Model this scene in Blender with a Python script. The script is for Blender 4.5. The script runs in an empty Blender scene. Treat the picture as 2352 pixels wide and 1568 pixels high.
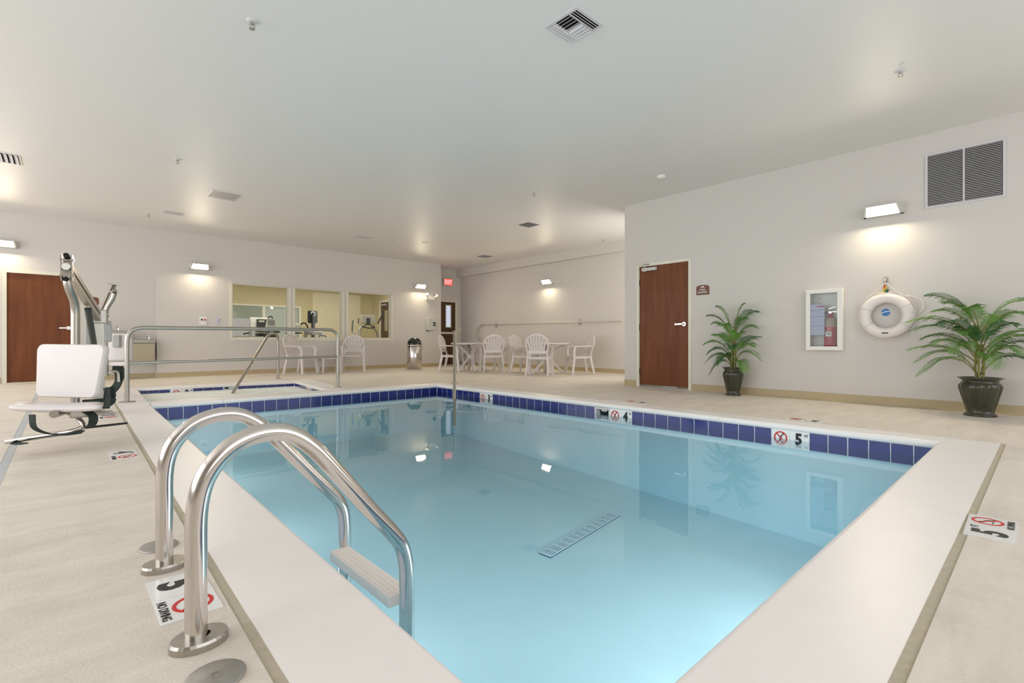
import bpy, bmesh, math, random
from mathutils import Vector, Matrix
random.seed(7)
PI = math.pi
C = bpy.context.scene.collection
SC = bpy.context.scene

# ------------------------------------------------------------------ camera, world, lights, exposure
CAM_H = 0.745
cam = bpy.data.cameras.new('camera'); camo = bpy.data.objects.new('camera', cam); C.objects.link(camo)
camo.location = (0, 0, CAM_H)
camo.rotation_euler = (PI/2, 0, -(PI/2 - math.radians(47.50198)))
cam.sensor_fit = 'HORIZONTAL'; cam.sensor_width = 36.0; cam.lens = 36.0*1130.674/2352.0
cam.clip_start = 0.02; cam.clip_end = 100
SC.camera = camo

W = bpy.data.worlds.new('world'); SC.world = W; W.use_nodes = True
W.node_tree.nodes['Background'].inputs['Color'].default_value = (0.75, 0.86, 1.0, 1)
W.node_tree.nodes['Background'].inputs['Strength'].default_value = 0.6

def area(name, loc, rot, sx, sy, power, col):
    l = bpy.data.lights.new(name, 'AREA'); l.shape = 'RECTANGLE'; l.size = sx; l.size_y = sy
    l.energy = power; l.color = col
    o = bpy.data.objects.new(name, l); C.objects.link(o); o.location = loc; o.rotation_euler = rot
    return o
# stand-in daylight at unseen windows added behind the photographer, tilted up for the ceiling
area('standin_daylight_near', (2.6, -2.8, 1.72), (PI/2+math.radians(14), 0, 0), 7.6, 2.3, 102, (0.985, 0.985, 1.0))
area('standin_daylight_left', (-3.8, 6.2, 1.72), (PI/2+math.radians(18), 0, -PI/2), 11.4, 2.3, 232, (0.99, 0.985, 0.99))
# warm fill added for the table bay, at an unseen window round the corner
area('bay_fill', (8.4, 5.02, 1.75), (PI/2, 0, 0), 2.0, 1.9, 32, (1.0, 0.93, 0.80))
# lamp of the fitness room behind the glass, and unseen underwater lamps added to light the pool
area('fitness_lamp', (5.0, 13.9, 2.70), (0, 0, 0), 5.2, 1.0, 105, (1.0, 0.95, 0.84))
for lx in (2.2, 3.2): area('pool_lamp_near', (lx, 0.60, -0.45), (PI/2, 0, 0), 0.3, 0.3, 9.5, (1.0, 0.98, 0.96))  # near pair placed for the brighter water at this end
for ly in (2.4, 4.3, 6.2): area('pool_fill_side', (0.80, ly, -0.42), (PI/2, 0, -PI/2), 0.3, 0.3, 5.5, (1.0, 0.98, 0.96))  # side row added, hidden by the coping, to brighten the pool floor
SCONCE_STRENGTH = 135.0

vs = SC.view_settings
SC.display_settings.display_device = 'sRGB'
vs.view_transform = 'Standard'; vs.look = 'None'; vs.gamma = 1.0; vs.use_curve_mapping = False
vs.exposure = 0.08

# ------------------------------------------------------------------ materials
def lin(c):
    c = c/255.0
    return c/12.92 if c <= 0.04045 else ((c+0.055)/1.055)**2.4
def rgb(r, g, b): return (lin(r), lin(g), lin(b), 1)

def mat(name, col, rough=0.5, metal=0.0, spec=0.5, noise=0.0, nscale=20, bump=0.0, bscale=80, coat=0.0, stretch=None, col2=None):
    m = bpy.data.materials.new(name); m.use_nodes = True
    nt = m.node_tree; p = nt.nodes['Principled BSDF']
    p.inputs['Base Color'].default_value = col
    p.inputs['Roughness'].default_value = rough; p.inputs['Metallic'].default_value = metal
    p.inputs['Specular IOR Level'].default_value = spec
    p.inputs['Coat Weight'].default_value = coat
    if noise or col2 or bump:
        tc = nt.nodes.new('ShaderNodeTexCoord'); mp = nt.nodes.new('ShaderNodeMapping')
        nt.links.new(tc.outputs['Object'], mp.inputs['Vector'])
        if stretch: mp.inputs['Scale'].default_value = stretch
    if noise or col2:
        n = nt.nodes.new('ShaderNodeTexNoise'); n.inputs['Scale'].default_value = nscale; n.inputs['Detail'].default_value = 6
        n.inputs['Roughness'].default_value = 0.62
        nt.links.new(mp.outputs['Vector'], n.inputs['Vector'])
        r = nt.nodes.new('ShaderNodeValToRGB')
        c2 = col2 if col2 else tuple(max(0, x*(1-noise)) for x in col[:3])+(1,)
        c1 = col if col2 else tuple(min(1, x*(1+noise)) for x in col[:3])+(1,)
        r.color_ramp.elements[0].color = c2; r.color_ramp.elements[1].color = c1
        r.color_ramp.elements[0].position = 0.32; r.color_ramp.elements[1].position = 0.68
        nt.links.new(n.outputs['Fac'], r.inputs['Fac']); nt.links.new(r.outputs['Color'], p.inputs['Base Color'])
    if bump:
        n2 = nt.nodes.new('ShaderNodeTexNoise'); n2.inputs['Scale'].default_value = bscale; n2.inputs['Detail'].default_value = 4
        nt.links.new(mp.outputs['Vector'], n2.inputs['Vector'])
        b = nt.nodes.new('ShaderNodeBump'); b.inputs['Strength'].default_value = bump; b.inputs['Distance'].default_value = 0.01
        nt.links.new(n2.outputs['Fac'], b.inputs['Height']); nt.links.new(b.outputs['Normal'], p.inputs['Normal'])
    return m

def emit(name, col, strength):
    m = bpy.data.materials.new(name); m.use_nodes = True
    p = m.node_tree.nodes['Principled BSDF']
    p.inputs['Base Color'].default_value = col
    p.inputs['Emission Color'].default_value = col; p.inputs['Emission Strength'].default_value = strength
    return m

M = {}
M['wall'] = mat('wall_paint', rgb(212, 207, 201), 0.55, bump=0.04, bscale=160)
M['ceil'] = mat('ceiling_paint', rgb(230, 228, 225), 0.46, spec=0.25, bump=0.03, bscale=30)
M['gymwall'] = mat('tan_wallpaper', rgb(204, 190, 150), 0.7, noise=0.04, nscale=6)
M['base'] = mat('tan_vinyl_base', rgb(186, 168, 132), 0.45, noise=0.03, nscale=3)
M['trim'] = mat('cream_trim', rgb(226, 222, 205), 0.4)
M['joint'] = mat('joint_filler', rgb(122, 110, 94), 0.9)
M['caulk'] = mat('tan_caulk', rgb(186, 176, 154), 0.8, noise=0.08, nscale=40, bump=0.3, bscale=60)
M['bluejoint'] = mat('blue_grey_joint', rgb(186, 190, 192), 0.7, noise=0.05, nscale=20)
M['coping'] = mat('white_coping', rgb(245, 239, 235), 0.38, noise=0.015, nscale=5, bump=0.02, bscale=30)
M['plaster'] = mat('pool_plaster', rgb(206, 236, 247), 0.7, noise=0.02, nscale=2)
M['grout'] = mat('white_grout', rgb(225, 225, 222), 0.8)
M['tile'] = mat('cobalt_glazed_tile', rgb(34, 42, 114), 0.12, noise=0.12, nscale=3, coat=0.3)
M['tile_white'] = mat('white_glazed_tile', rgb(236, 234, 232), 0.2)
M['ink'] = mat('black_ink', rgb(30, 30, 30), 0.5)
M['red'] = mat('red_ink', rgb(206, 40, 40), 0.5)
M['steel'] = mat('polished_steel', rgb(212, 206, 200), 0.16, 1.0, noise=0.05, nscale=8)
M['brushed'] = mat('brushed_steel', rgb(178, 173, 164), 0.34, 1.0, noise=0.06, nscale=30, stretch=(1, 1, 0.1))
M['dullsteel'] = mat('dull_steel', rgb(176, 172, 166), 0.5, 0.9, noise=0.08, nscale=30)
M['alu'] = mat('satin_aluminium', rgb(214, 208, 196), 0.45, 0.35)
M['plastic'] = mat('white_plastic', rgb(218, 211, 208), 0.3, noise=0.01, nscale=5)
M['darkplastic'] = mat('dark_plastic', rgb(46, 52, 50), 0.35)
M['greenblack'] = mat('green_black_webbing', rgb(34, 48, 44), 0.7, noise=0.15, nscale=60)
M['greyplastic'] = mat('grey_plastic', rgb(170, 170, 166), 0.45)
M['lightgrey'] = mat('light_grey_plastic', rgb(206, 204, 196), 0.45)
M['black'] = mat('black_metal', rgb(24, 24, 24), 0.4)
M['dome'] = mat('green_black_gloss', rgb(16, 34, 26), 0.12, coat=0.5)
M['void'] = mat('dark_recess', rgb(26, 26, 24), 0.9)
M['vent'] = mat('vent_white', rgb(214, 210, 212), 0.4)
M['vent_grey'] = mat('vent_grey', rgb(176, 172, 176), 0.5, noise=0.03, nscale=80)
M['paper'] = mat('paper', rgb(206, 210, 236), 0.8)
M['redpaint'] = mat('red_enamel', rgb(188, 26, 34), 0.25, coat=0.4)
M['brownsign'] = mat('brown_sign_plate', rgb(112, 62, 34), 0.4, noise=0.05, nscale=10)
M['rope'] = mat('white_rope', rgb(236, 230, 222), 0.8, bump=0.4, bscale=200)
M['ring'] = mat('white_vinyl_foam', rgb(240, 232, 226), 0.45, noise=0.02, nscale=6)
M['blue'] = mat('sky_blue_print', rgb(44, 120, 190), 0.4)
M['yellow'] = mat('yellow_nylon', rgb(232, 196, 60), 0.6)
M['stem'] = mat('palm_stem', rgb(140, 138, 74), 0.6, noise=0.15, nscale=30)
M['leaf'] = mat('palm_leaf', rgb(98, 146, 60), 0.5, noise=0.3, nscale=7)
M['leafdark'] = mat('palm_leaf_dark', rgb(60, 108, 54), 0.5, noise=0.3, nscale=7)
M['pot'] = mat('bronze_green_glaze', rgb(54, 55, 38), 0.26, noise=0.5, nscale=9, coat=0.35, stretch=(1, 1, 0.35))
M['soil'] = mat('dark_moss', rgb(58, 56, 36), 0.95, bump=0.5, bscale=60)
M['label_white'] = mat('label_white', rgb(238, 236, 230), 0.5)

def wood_mat(name, c1, c2):
    m = mat(name, c1, 0.5, spec=0.3, noise=0.1, nscale=3.2, stretch=(3.5, 3.5, 0.35), col2=c2, coat=0.03)
    return m
M['wood'] = wood_mat('reddish_brown_veneer', rgb(124, 70, 37), rgb(101, 54, 27))
M['wooddark'] = wood_mat('dark_brown_veneer', rgb(92, 66, 40), rgb(74, 52, 34))

def deck_mat():
    m = mat('broomed_concrete', rgb(214, 200, 180), 0.62, bump=0.25, bscale=120)
    nt = m.node_tree; p = nt.nodes['Principled BSDF']
    tc = nt.nodes['Texture Coordinate']
    mp = nt.nodes.new('ShaderNodeMapping'); mp.inputs['Scale'].default_value = (1.2, 6.0, 1)
    nt.links.new(tc.outputs['Object'], mp.inputs['Vector'])
    a = nt.nodes.new('ShaderNodeTexNoise'); a.inputs['Scale'].default_value = 1.3; a.inputs['Detail'].default_value = 8; a.inputs['Roughness'].default_value = 0.65
    nt.links.new(mp.outputs['Vector'], a.inputs['Vector'])
    r = nt.nodes.new('ShaderNodeValToRGB')
    r.color_ramp.elements[0].position = 0.3; r.color_ramp.elements[0].color = rgb(213, 203, 191)
    r.color_ramp.elements[1].position = 0.65; r.color_ramp.elements[1].color = rgb(231, 221, 207)
    nt.links.new(a.outputs['Fac'], r.inputs['Fac'])
    b = nt.nodes.new('ShaderNodeTexNoise'); b.inputs['Scale'].default_value = 2.2; b.inputs['Detail'].default_value = 10; b.inputs['Roughness'].default_value = 0.8
    nt.links.new(tc.outputs['Object'], b.inputs['Vector'])
    r2 = nt.nodes.new('ShaderNodeValToRGB')
    r2.color_ramp.elements[0].position = 0.36; r2.color_ramp.elements[0].color = (0.80, 0.79, 0.80, 1)
    r2.color_ramp.elements[1].position = 0.50; r2.color_ramp.elements[1].color = (1, 1, 1, 1)
    nt.links.new(b.outputs['Fac'], r2.inputs['Fac'])
    mx = nt.nodes.new('ShaderNodeMix'); mx.data_type = 'RGBA'; mx.blend_type = 'MULTIPLY'
    mx.inputs['Factor'].default_value = 0.55
    nt.links.new(r.outputs['Color'], mx.inputs[6]); nt.links.new(r2.outputs['Color'], mx.inputs[7])
    nt.links.new(mx.outputs[2], p.inputs['Base Color'])
    return m
M['deck'] = deck_mat()

def water_mat():
    m = bpy.data.materials.new('pool_water'); m.use_nodes = True
    nt = m.node_tree; nt.nodes.clear()
    out = nt.nodes.new('ShaderNodeOutputMaterial')
    fr = nt.nodes.new('ShaderNodeFresnel'); fr.inputs['IOR'].default_value = 1.40
    tr = nt.nodes.new('ShaderNodeBsdfTransparent'); tr.inputs['Color'].default_value = (0.97, 1, 1, 1)
    gl = nt.nodes.new('ShaderNodeBsdfGlossy'); gl.inputs['Roughness'].default_value = 0.015
    mx = nt.nodes.new('ShaderNodeMixShader')
    tc = nt.nodes.new('ShaderNodeTexCoord'); n = nt.nodes.new('ShaderNodeTexNoise')
    n.inputs['Scale'].default_value = 1.6; n.inputs['Detail'].default_value = 2
    bp = nt.nodes.new('ShaderNodeBump'); bp.inputs['Strength'].default_value = 0.035; bp.inputs['Distance'].default_value = 0.05
    nt.links.new(tc.outputs['Object'], n.inputs['Vector']); nt.links.new(n.outputs['Fac'], bp.inputs['Height'])
    nt.links.new(bp.outputs['Normal'], gl.inputs['Normal']); nt.links.new(bp.outputs['Normal'], fr.inputs['Normal'])
    nt.links.new(fr.outputs['Fac'], mx.inputs['Fac']); nt.links.new(tr.outputs['BSDF'], mx.inputs[1]); nt.links.new(gl.outputs['BSDF'], mx.inputs[2])
    nt.links.new(mx.outputs['Shader'], out.inputs['Surface'])
    va = nt.nodes.new('ShaderNodeVolumeAbsorption'); va.inputs['Color'].default_value = (0.42, 0.88, 0.97, 1); va.inputs['Density'].default_value = 0.105
    nt.links.new(va.outputs['Volume'], out.inputs['Volume'])
    return m
M['water'] = water_mat()

def glass_mat(name, tint, refl=1.0):
    m = bpy.data.materials.new(name); m.use_nodes = True
    nt = m.node_tree; nt.nodes.clear()
    out = nt.nodes.new('ShaderNodeOutputMaterial')
    fr = nt.nodes.new('ShaderNodeFresnel'); fr.inputs['IOR'].default_value = 1.45
    tr = nt.nodes.new('ShaderNodeBsdfTransparent'); tr.inputs['Color'].default_value = tint
    gl = nt.nodes.new('ShaderNodeBsdfGlossy'); gl.inputs['Roughness'].default_value = 0.01
    gl.inputs['Color'].default_value = (refl, refl, refl, 1)
    mx = nt.nodes.new('ShaderNodeMixShader')
    nt.links.new(fr.outputs['Fac'], mx.inputs['Fac']); nt.links.new(tr.outputs['BSDF'], mx.inputs[1]); nt.links.new(gl.outputs['BSDF'], mx.inputs[2])
    nt.links.new(mx.outputs['Shader'], out.inputs['Surface'])
    return m
M['glass'] = glass_mat('window_glass', (0.96, 0.97, 0.96, 1), 0.45)
M['foam'] = mat('bubbling_foam', rgb(246, 246, 240), 0.35, noise=0.05, nscale=5, bump=0.8, bscale=14, col2=rgb(226, 238, 230))
M['lens'] = emit('lit_lamp_lens', (1.0, 0.86, 0.62, 1), SCONCE_STRENGTH)
M['exitred'] = emit('lit_exit_face', (1.0, 0.10, 0.10, 1), 0.85)
M['exitletter'] = emit('lit_exit_letters', (1.0, 0.55, 0.55, 1), 1.0)
M['glow_pane'] = emit('glowing_door_pane', (0.62, 0.68, 0.85, 1), 0.55)  # pane glows to imitate bluish daylight reflected in its glass
M['paleglass'] = mat('pale_green_glass', rgb(150, 160, 146), 0.08, spec=0.7)

# ------------------------------------------------------------------ mesh helpers
class B:
    """collects shapes, then builds ONE mesh object"""
    def __init__(self, off=(0, 0, 0)):
        self.v = []; self.f = []; self.sm = []; self.off = Vector(off)
    def add(self, vs, fs, smooth=False):
        n = len(self.v)
        self.v += [tuple(Vector(v)-self.off) for v in vs]
        for f in fs: self.f.append(tuple(i+n for i in f)); self.sm.append(smooth)
        return self
    def box(self, c, s, rz=0.0, bev=0.0, rot=None):
        bm = bmesh.new(); bmesh.ops.create_cube(bm, size=1.0)
        for v in bm.verts: v.co = Vector((v.co.x*s[0], v.co.y*s[1], v.co.z*s[2]))
        if bev: bmesh.ops.bevel(bm, geom=list(bm.edges), offset=bev, segments=2, affect='EDGES', profile=0.6)
        R = rot if rot is not None else Matrix.Rotation(rz, 3, 'Z')
        bm.verts.index_update()
        self.add([R @ v.co + Vector(c) for v in bm.verts], [[v.index for v in f.verts] for f in bm.faces])
        bm.free(); return self
    def lohi(self, a, b, bev=0.0):
        return self.box([(a[i]+b[i])/2 for i in range(3)], [abs(b[i]-a[i]) for i in range(3)], bev=bev)
    def tube(self, pts, r, seg=12, cap=True):
        pts = [Vector(p) for p in pts]; n = len(pts)
        rs = r if isinstance(r, (list, tuple)) else [r]*n
        t0 = (pts[1]-pts[0]).normalized()
        up = Vector((0, 0, 1)) if abs(t0.z) < 0.9 else Vector((1, 0, 0))
        u = t0.cross(up).normalized()
        vs = []; fs = []
        for i, p in enumerate(pts):
            if i == 0: t = pts[1]-pts[0]
            elif i == n-1: t = pts[-1]-pts[-2]
            else: t = (pts[i+1]-p).normalized()+(p-pts[i-1]).normalized()
            t.normalize(); u = (u-t*u.dot(t)).normalized(); w = t.cross(u)
            for k in range(seg):
                a = 2*PI*k/seg
                vs.append(p+(u*math.cos(a)+w*math.sin(a))*rs[i])
        for i in range(n-1):
            for k in range(seg):
                fs.append((i*seg+k, i*seg+(k+1) % seg, (i+1)*seg+(k+1) % seg, (i+1)*seg+k))
        self.add(vs, fs, True)
        if cap:
            self.add(vs[:seg], [tuple(reversed(range(seg)))]); self.add(vs[-seg:], [tuple(range(seg))])
        return self
    def strip(self, pts, w, d, side=None, taper=1.0):
        """rectangular section swept along pts; w along 'side', d across"""
        pts = [Vector(p) for p in pts]; n = len(pts); vs = []; fs = []
        for i, p in enumerate(pts):
            t = (pts[min(i+1, n-1)]-pts[max(i-1, 0)]).normalized()
            s = Vector(side) if side is not None else (Vector((0, 0, 1)).cross(t))
            s = (s-t*s.dot(t)).normalized(); q = t.cross(s)
            k = 1+(taper-1)*i/(n-1)
            for a, b in ((-1, -1), (1, -1), (1, 1), (-1, 1)): vs.append(p+s*a*w*k/2+q*b*d*k/2)
        for i in range(n-1):
            for k in range(4): fs.append((i*4+k, i*4+(k+1) % 4, i*4+4+(k+1) % 4, i*4+4+k))
        fs.append((3, 2, 1, 0)); fs.append(tuple(n*4-4+k for k in range(4)))
        return self.add(vs, fs)
    def lathe(self, prof, c=(0, 0, 0), seg=28, fn=None):
        c = Vector(c); vs = []; fs = []; n = len(prof)
        for (r, z) in prof:
            for k in range(seg):
                a = 2*PI*k/seg; rr = r if fn is None else fn(r, z, a)
                vs.append(c+Vector((rr*math.cos(a), rr*math.sin(a), z)))
        for i in range(n-1):
            for k in range(seg): fs.append((i*seg+k, i*seg+(k+1) % seg, (i+1)*seg+(k+1) % seg, (i+1)*seg+k))
        self.add(vs, fs, True)
        if prof[0][0] > 1e-4: self.add(vs[:seg], [tuple(reversed(range(seg)))])
        if prof[-1][0] > 1e-4: self.add(vs[-seg:], [tuple(range(seg))])
        return self
    def disc(self, c, r, axis='Z', h=0.01, seg=24):
        """short cylinder centred at c along axis"""
        c = Vector(c); vs = []
        for s in (-0.5, 0.5):
            for k in range(seg):
                a = 2*PI*k/seg; x, y = r*math.cos(a), r*math.sin(a)
                vs.append(c+(Vector((x, y, s*h)) if axis == 'Z' else Vector((x, s*h, y)) if axis == 'Y' else Vector((s*h, x, y))))
        fs = [(k, (k+1) % seg, seg+(k+1) % seg, seg+k) for k in range(seg)]
        self.add(vs, fs, True)
        return self.add(vs, [tuple(reversed(range(seg))), tuple(range(seg, 2*seg))])
    def annulus(self, c, r0, r1, axis='Y', h=0.002, seg=32):
        c = Vector(c); vs = []
        for r, s in ((r0, -.5), (r1, -.5), (r1, .5), (r0, .5)):
            for k in range(seg):
                a = 2*PI*k/seg; x, y = r*math.cos(a), r*math.sin(a)
                vs.append(c+(Vector((x, y, s*h)) if axis == 'Z' else Vector((x, s*h, y))))
        fs = []
        for q in range(4):
            for k in range(seg): fs.append((q*seg+k, q*seg+(k+1) % seg, ((q+1) % 4)*seg+(k+1) % seg, ((q+1) % 4)*seg+k))
        return self.add(vs, fs)
    def prism(self, poly, z0, z1, axis='Z'):
        n = len(poly)
        def P(p, z): return (p[0], p[1], z) if axis == 'Z' else ((p[0], z, p[1]) if axis == 'Y' else (z, p[0], p[1]))
        vs = [P(p, z0) for p in poly]+[P(p, z1) for p in poly]
        fs = [tuple(reversed(range(n))), tuple(range(n, 2*n))]+[(k, (k+1) % n, n+(k+1) % n, n+k) for k in range(n)]
        return self.add(vs, fs)
    def torus(self, c, R, r, axis='Y', seg=40, ring=16, sy=1.0):
        c = Vector(c); vs = []; fs = []
        for i in range(seg):
            a = 2*PI*i/seg
            for k in range(ring):
                b = 2*PI*k/ring; q = R+r*math.cos(b); h = r*sy*math.sin(b)
                p = Vector((q*math.cos(a), q*math.sin(a), h)) if axis == 'Z' else Vector((q*math.cos(a), h, q*math.sin(a)))
                vs.append(c+p)
        for i in range(seg):
            for k in range(ring):
                j = (i+1) % seg; l = (k+1) % ring
                fs.append((i*ring+k, j*ring+k, j*ring+l, i*ring+l))
        return self.add(vs, fs, True)
    def mesh(self, name, m):
        me = bpy.data.meshes.new(name); me.from_pydata(self.v, [], self.f); me.update()
        me.polygons.foreach_set('use_smooth', self.sm)
        bm = bmesh.new(); bm.from_mesh(me); bmesh.ops.recalc_face_normals(bm, faces=bm.faces); bm.to_mesh(me); bm.free()
        if m: me.materials.append(m)
        return me
    def build(self, name, m, parent=None, loc=None):
        o = bpy.data.objects.new(name, self.mesh(name, m)); C.objects.link(o)
        if parent is not None: o.parent = parent
        if loc is not None: o.location = loc
        return o

def round_path(pts, rad, n=6):
    """polyline with rounded corners"""
    pts = [Vector(p) for p in pts]; out = [pts[0]]
    rads = rad if isinstance(rad, (list, tuple)) else [rad]*len(pts)
    for i in range(1, len(pts)-1):
        a, b, c = pts[i-1], pts[i], pts[i+1]
        d1 = (a-b); d2 = (c-b); r = min(rads[i], d1.length*0.49, d2.length*0.49)
        p0 = b+d1.normalized()*r; p1 = b+d2.normalized()*r
        for k in range(n+1):
            t = k/n; out.append(p0*(1-t)**2+b*2*t*(1-t)+p1*t*t)
    out.append(pts[-1]); return out
def spline(pts, n=6):
    pts = [Vector(p) for p in pts]; out = []
    P = [pts[0]*2-pts[1]]+pts+[pts[-1]*2-pts[-2]]
    for i in range(1, len(P)-2):
        for k in range(n):
            t = k/n; a, b, c, d = P[i-1], P[i], P[i+1], P[i+2]
            out.append(0.5*((2*b)+(c-a)*t+(2*a-5*b+4*c-d)*t*t+(3*b-a-3*c+d)*t**3))
    out.append(pts[-1]); return out

def tag(o, label=None, cat=None, group=None, kind=None):
    if label: o['label'] = label
    if cat: o['category'] = cat
    if group: o['group'] = group
    if kind: o['kind'] = kind
    return o
def thing(name, label, cat, loc=(0, 0, 0), rz=0.0, group=None):
    o = bpy.data.objects.new(name, None); C.objects.link(o); o.empty_display_size = 0.1
    o.location = loc; o.rotation_euler = (0, 0, rz)
    return tag(o, label, cat, group)
def structure(name, label, loc=(0, 0, 0), rz=0.0):
    o = bpy.data.objects.new(name, None); C.objects.link(o); o.location = loc; o.rotation_euler = (0, 0, rz)
    return tag(o, label, None, None, 'structure')
def kids(o): return [x for x in bpy.data.objects if x.parent == o]
def dup(root, loc, rz, label, group=None):
    r = root.copy(); C.objects.link(r); r.location = loc; r.rotation_euler = (0, 0, rz); r['label'] = label
    if group: r['group'] = group
    for ch in kids(root):
        c = ch.copy(); C.objects.link(c); c.parent = r
        for g in kids(ch):
            d = g.copy(); C.objects.link(d); d.parent = c
    return r

_txt = {}
def text_mesh(s, size, bold=0.0, depth=0.001, sx=1.0, m=None):
    cu = bpy.data.curves.new('txt', 'FONT'); cu.body = s; cu.size = size; cu.offset = bold; cu.extrude = depth
    cu.align_x = 'CENTER'; cu.align_y = 'CENTER'; cu.resolution_u = 3
    o = bpy.data.objects.new('txt', cu); C.objects.link(o)
    bpy.context.view_layer.update()
    dg = bpy.context.evaluated_depsgraph_get()
    me = bpy.data.meshes.new_from_object(o.evaluated_get(dg)); me.name = 'lettering'
    for v in me.vertices: v.co.x *= sx
    bpy.data.objects.remove(o); bpy.data.curves.remove(cu)
    me.materials.clear(); me.materials.append(m or M['ink'])
    return me
def text(s, size, parent, loc, rot, m=None, bold=0.0, sx=1.0, depth=0.001, name='lettering'):
    o = bpy.data.objects.new(name, text_mesh(s, size, bold, depth, sx, m)); C.objects.link(o)
    o.parent = parent; o.location = loc; o.rotation_euler = rot
    return o
UP = (PI/2, 0, 0)        # lettering standing upright, read from local -y

# ------------------------------------------------------------------ plan (metres; x along the window wall, y along the door wall)
ZC = 3.05
XR, YFAR, XBR, YEX = 7.10, 12.36, 9.60, 12.95
YCOR = 4.90
XW0, YW0 = -4.0, -3.0
XFL, XFR = 1.448, 8.43
YLEFT = 12.50
XT, YT = 4.83, 7.20          # faces of the pool's tile band
WATER = -0.135

def wall(name, label, axis, c, thick, u0, u1, z0, z1, holes=(), m=None):
    """wall in plane axis=c; solid from c to c+thick; holes = (u0,u1,z0,z1)"""
    us = sorted({u0, u1, *[h[0] for h in holes], *[h[1] for h in holes]})
    zs = sorted({z0, z1, *[h[2] for h in holes], *[h[3] for h in holes]})
    b = B()
    for i in range(len(us)-1):
        j = 0
        while j < len(zs)-1:
            um = (us[i]+us[i+1])/2
            def solid(j): return not any(h[0] < um < h[1] and h[2] < (zs[j]+zs[j+1])/2 < h[3] for h in holes)
            if not solid(j): j += 1; continue
            k = j
            while k+1 < len(zs)-1 and solid(k+1): k += 1
            if axis == 'X': b.lohi((c, us[i], zs[j]), (c+thick, us[i+1], zs[k+1]))
            else: b.lohi((us[i], c, zs[j]), (us[i+1], c+thick, zs[k+1]))
            j = k+1
    o = b.build(name, m or M['wall']); tag(o, label, None, None, 'structure'); return o

WIN = [(2.83, 4.04), (4.18, 5.36), (5.53, 6.76)]; WZ0, WZ1 = 0.825, 2.05
DOORL = (-0.712, 0.152+0.05); DOORL_Z = 1.985
wall('wall_far', 'white wall with three windows into the fitness room', 'Y', YFAR, 0.12, XFL, XFR, 0, ZC, [(a, b, WZ0, WZ1) for a, b in WIN])
b_ = B().lohi((XFL, YFAR+0.12, 0), (XFL+0.12, YLEFT+0.12, ZC)); tag(b_.build('wall_far_return', M['wall']), 'narrow white return beside the drinking fountains', None, None, 'structure')
wall('wall_left_far', 'white wall with the brown door behind the pool lifts', 'Y', YLEFT, 0.12, XW0, XFL, 0, ZC, [(-0.72, 0.21, 0, 1.99)])
wall('wall_right', 'white wall with the pool equipment door and potted palms', 'X', XR, 0.14, YW0, YCOR, 0, ZC,
     [(3.735, 4.615, 0, 1.985), (1.74, 2.075, 0.66, 1.375)])
wall('wall_corner', 'white wall turning the corner beside the equipment door', 'Y', YCOR-0.12, 0.12, XR+0.14, XBR+0.12, 0, ZC, [(7.4, 9.4, .8, 2.7)])
wall('wall_back_right', 'white wall behind the round tables with the rescue pole', 'X', XBR, 0.12, YCOR, YEX+0.12, 0, ZC)
wall('wall_exit', 'white recessed wall with the dark exit door', 'Y', YEX, 0.12, XFR-0.02, XBR, 0, ZC, [(8.50, 9.39, 0, 2.01)])
wall('wall_exit_return', 'white return wall between window wall and exit door', 'X', XFR-0.12, 0.12, YFAR+0.12, YEX, 0, ZC)
wall('wall_near', 'white wall behind the camera with an added long window band', 'Y', YW0-0.12, 0.12, XW0, XR, 0, ZC, [(-1.2, 6.4, 0.57, 2.87)])
wall('wall_left', 'white side wall with an added long window band', 'X', XW0-0.12, 0.12, YW0, YLEFT+0.12, 0, ZC, [(0.5, 11.9, 0.57, 2.87)])
tag(B().lohi((XW0-.12, YW0-.12, ZC), (XBR+.12, YEX+.12, ZC+.1)).build('ceiling', M['ceil']), 'smooth off white painted ceiling', None, None, 'structure')
# soffit along the far right wall
tag(B().lohi((XBR-0.16, YCOR, 2.82), (XBR, YEX, ZC)).build('trim_1', M['wall']), 'white soffit running along the top of the table wall', None, None, 'structure')

# unseen window frames added in the two off-camera walls
for nm, lab, pts in (('window_4', 'long unseen white window frame added behind the camera', 'n'), ('window_5', 'long unseen white window frame added in the side wall', 'l')):
    w = structure(nm, lab)
    for k in range(6):
        f = B()
        if pts == 'n': x = -1.2+7.6*k/5; f.lohi((x-.03, YW0-.10, .57), (x+.03, YW0-.02, 2.87))
        else: y = 0.5+11.4*k/5; f.lohi((XW0-.10, y-.03, .57), (XW0-.02, y+.03, 2.87))
        f.build('mullion', M['trim'], w)

w = structure('window_7', 'unseen white window frame added in the wall round the corner')  # window added to go with the fill light of the table bay
for x in (7.4, 8.4, 9.4): B().lohi((x-.03, YCOR-.09, .8), (x+.03, YCOR-.02, 2.7)).build('mullion', M['trim'], w)
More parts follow.
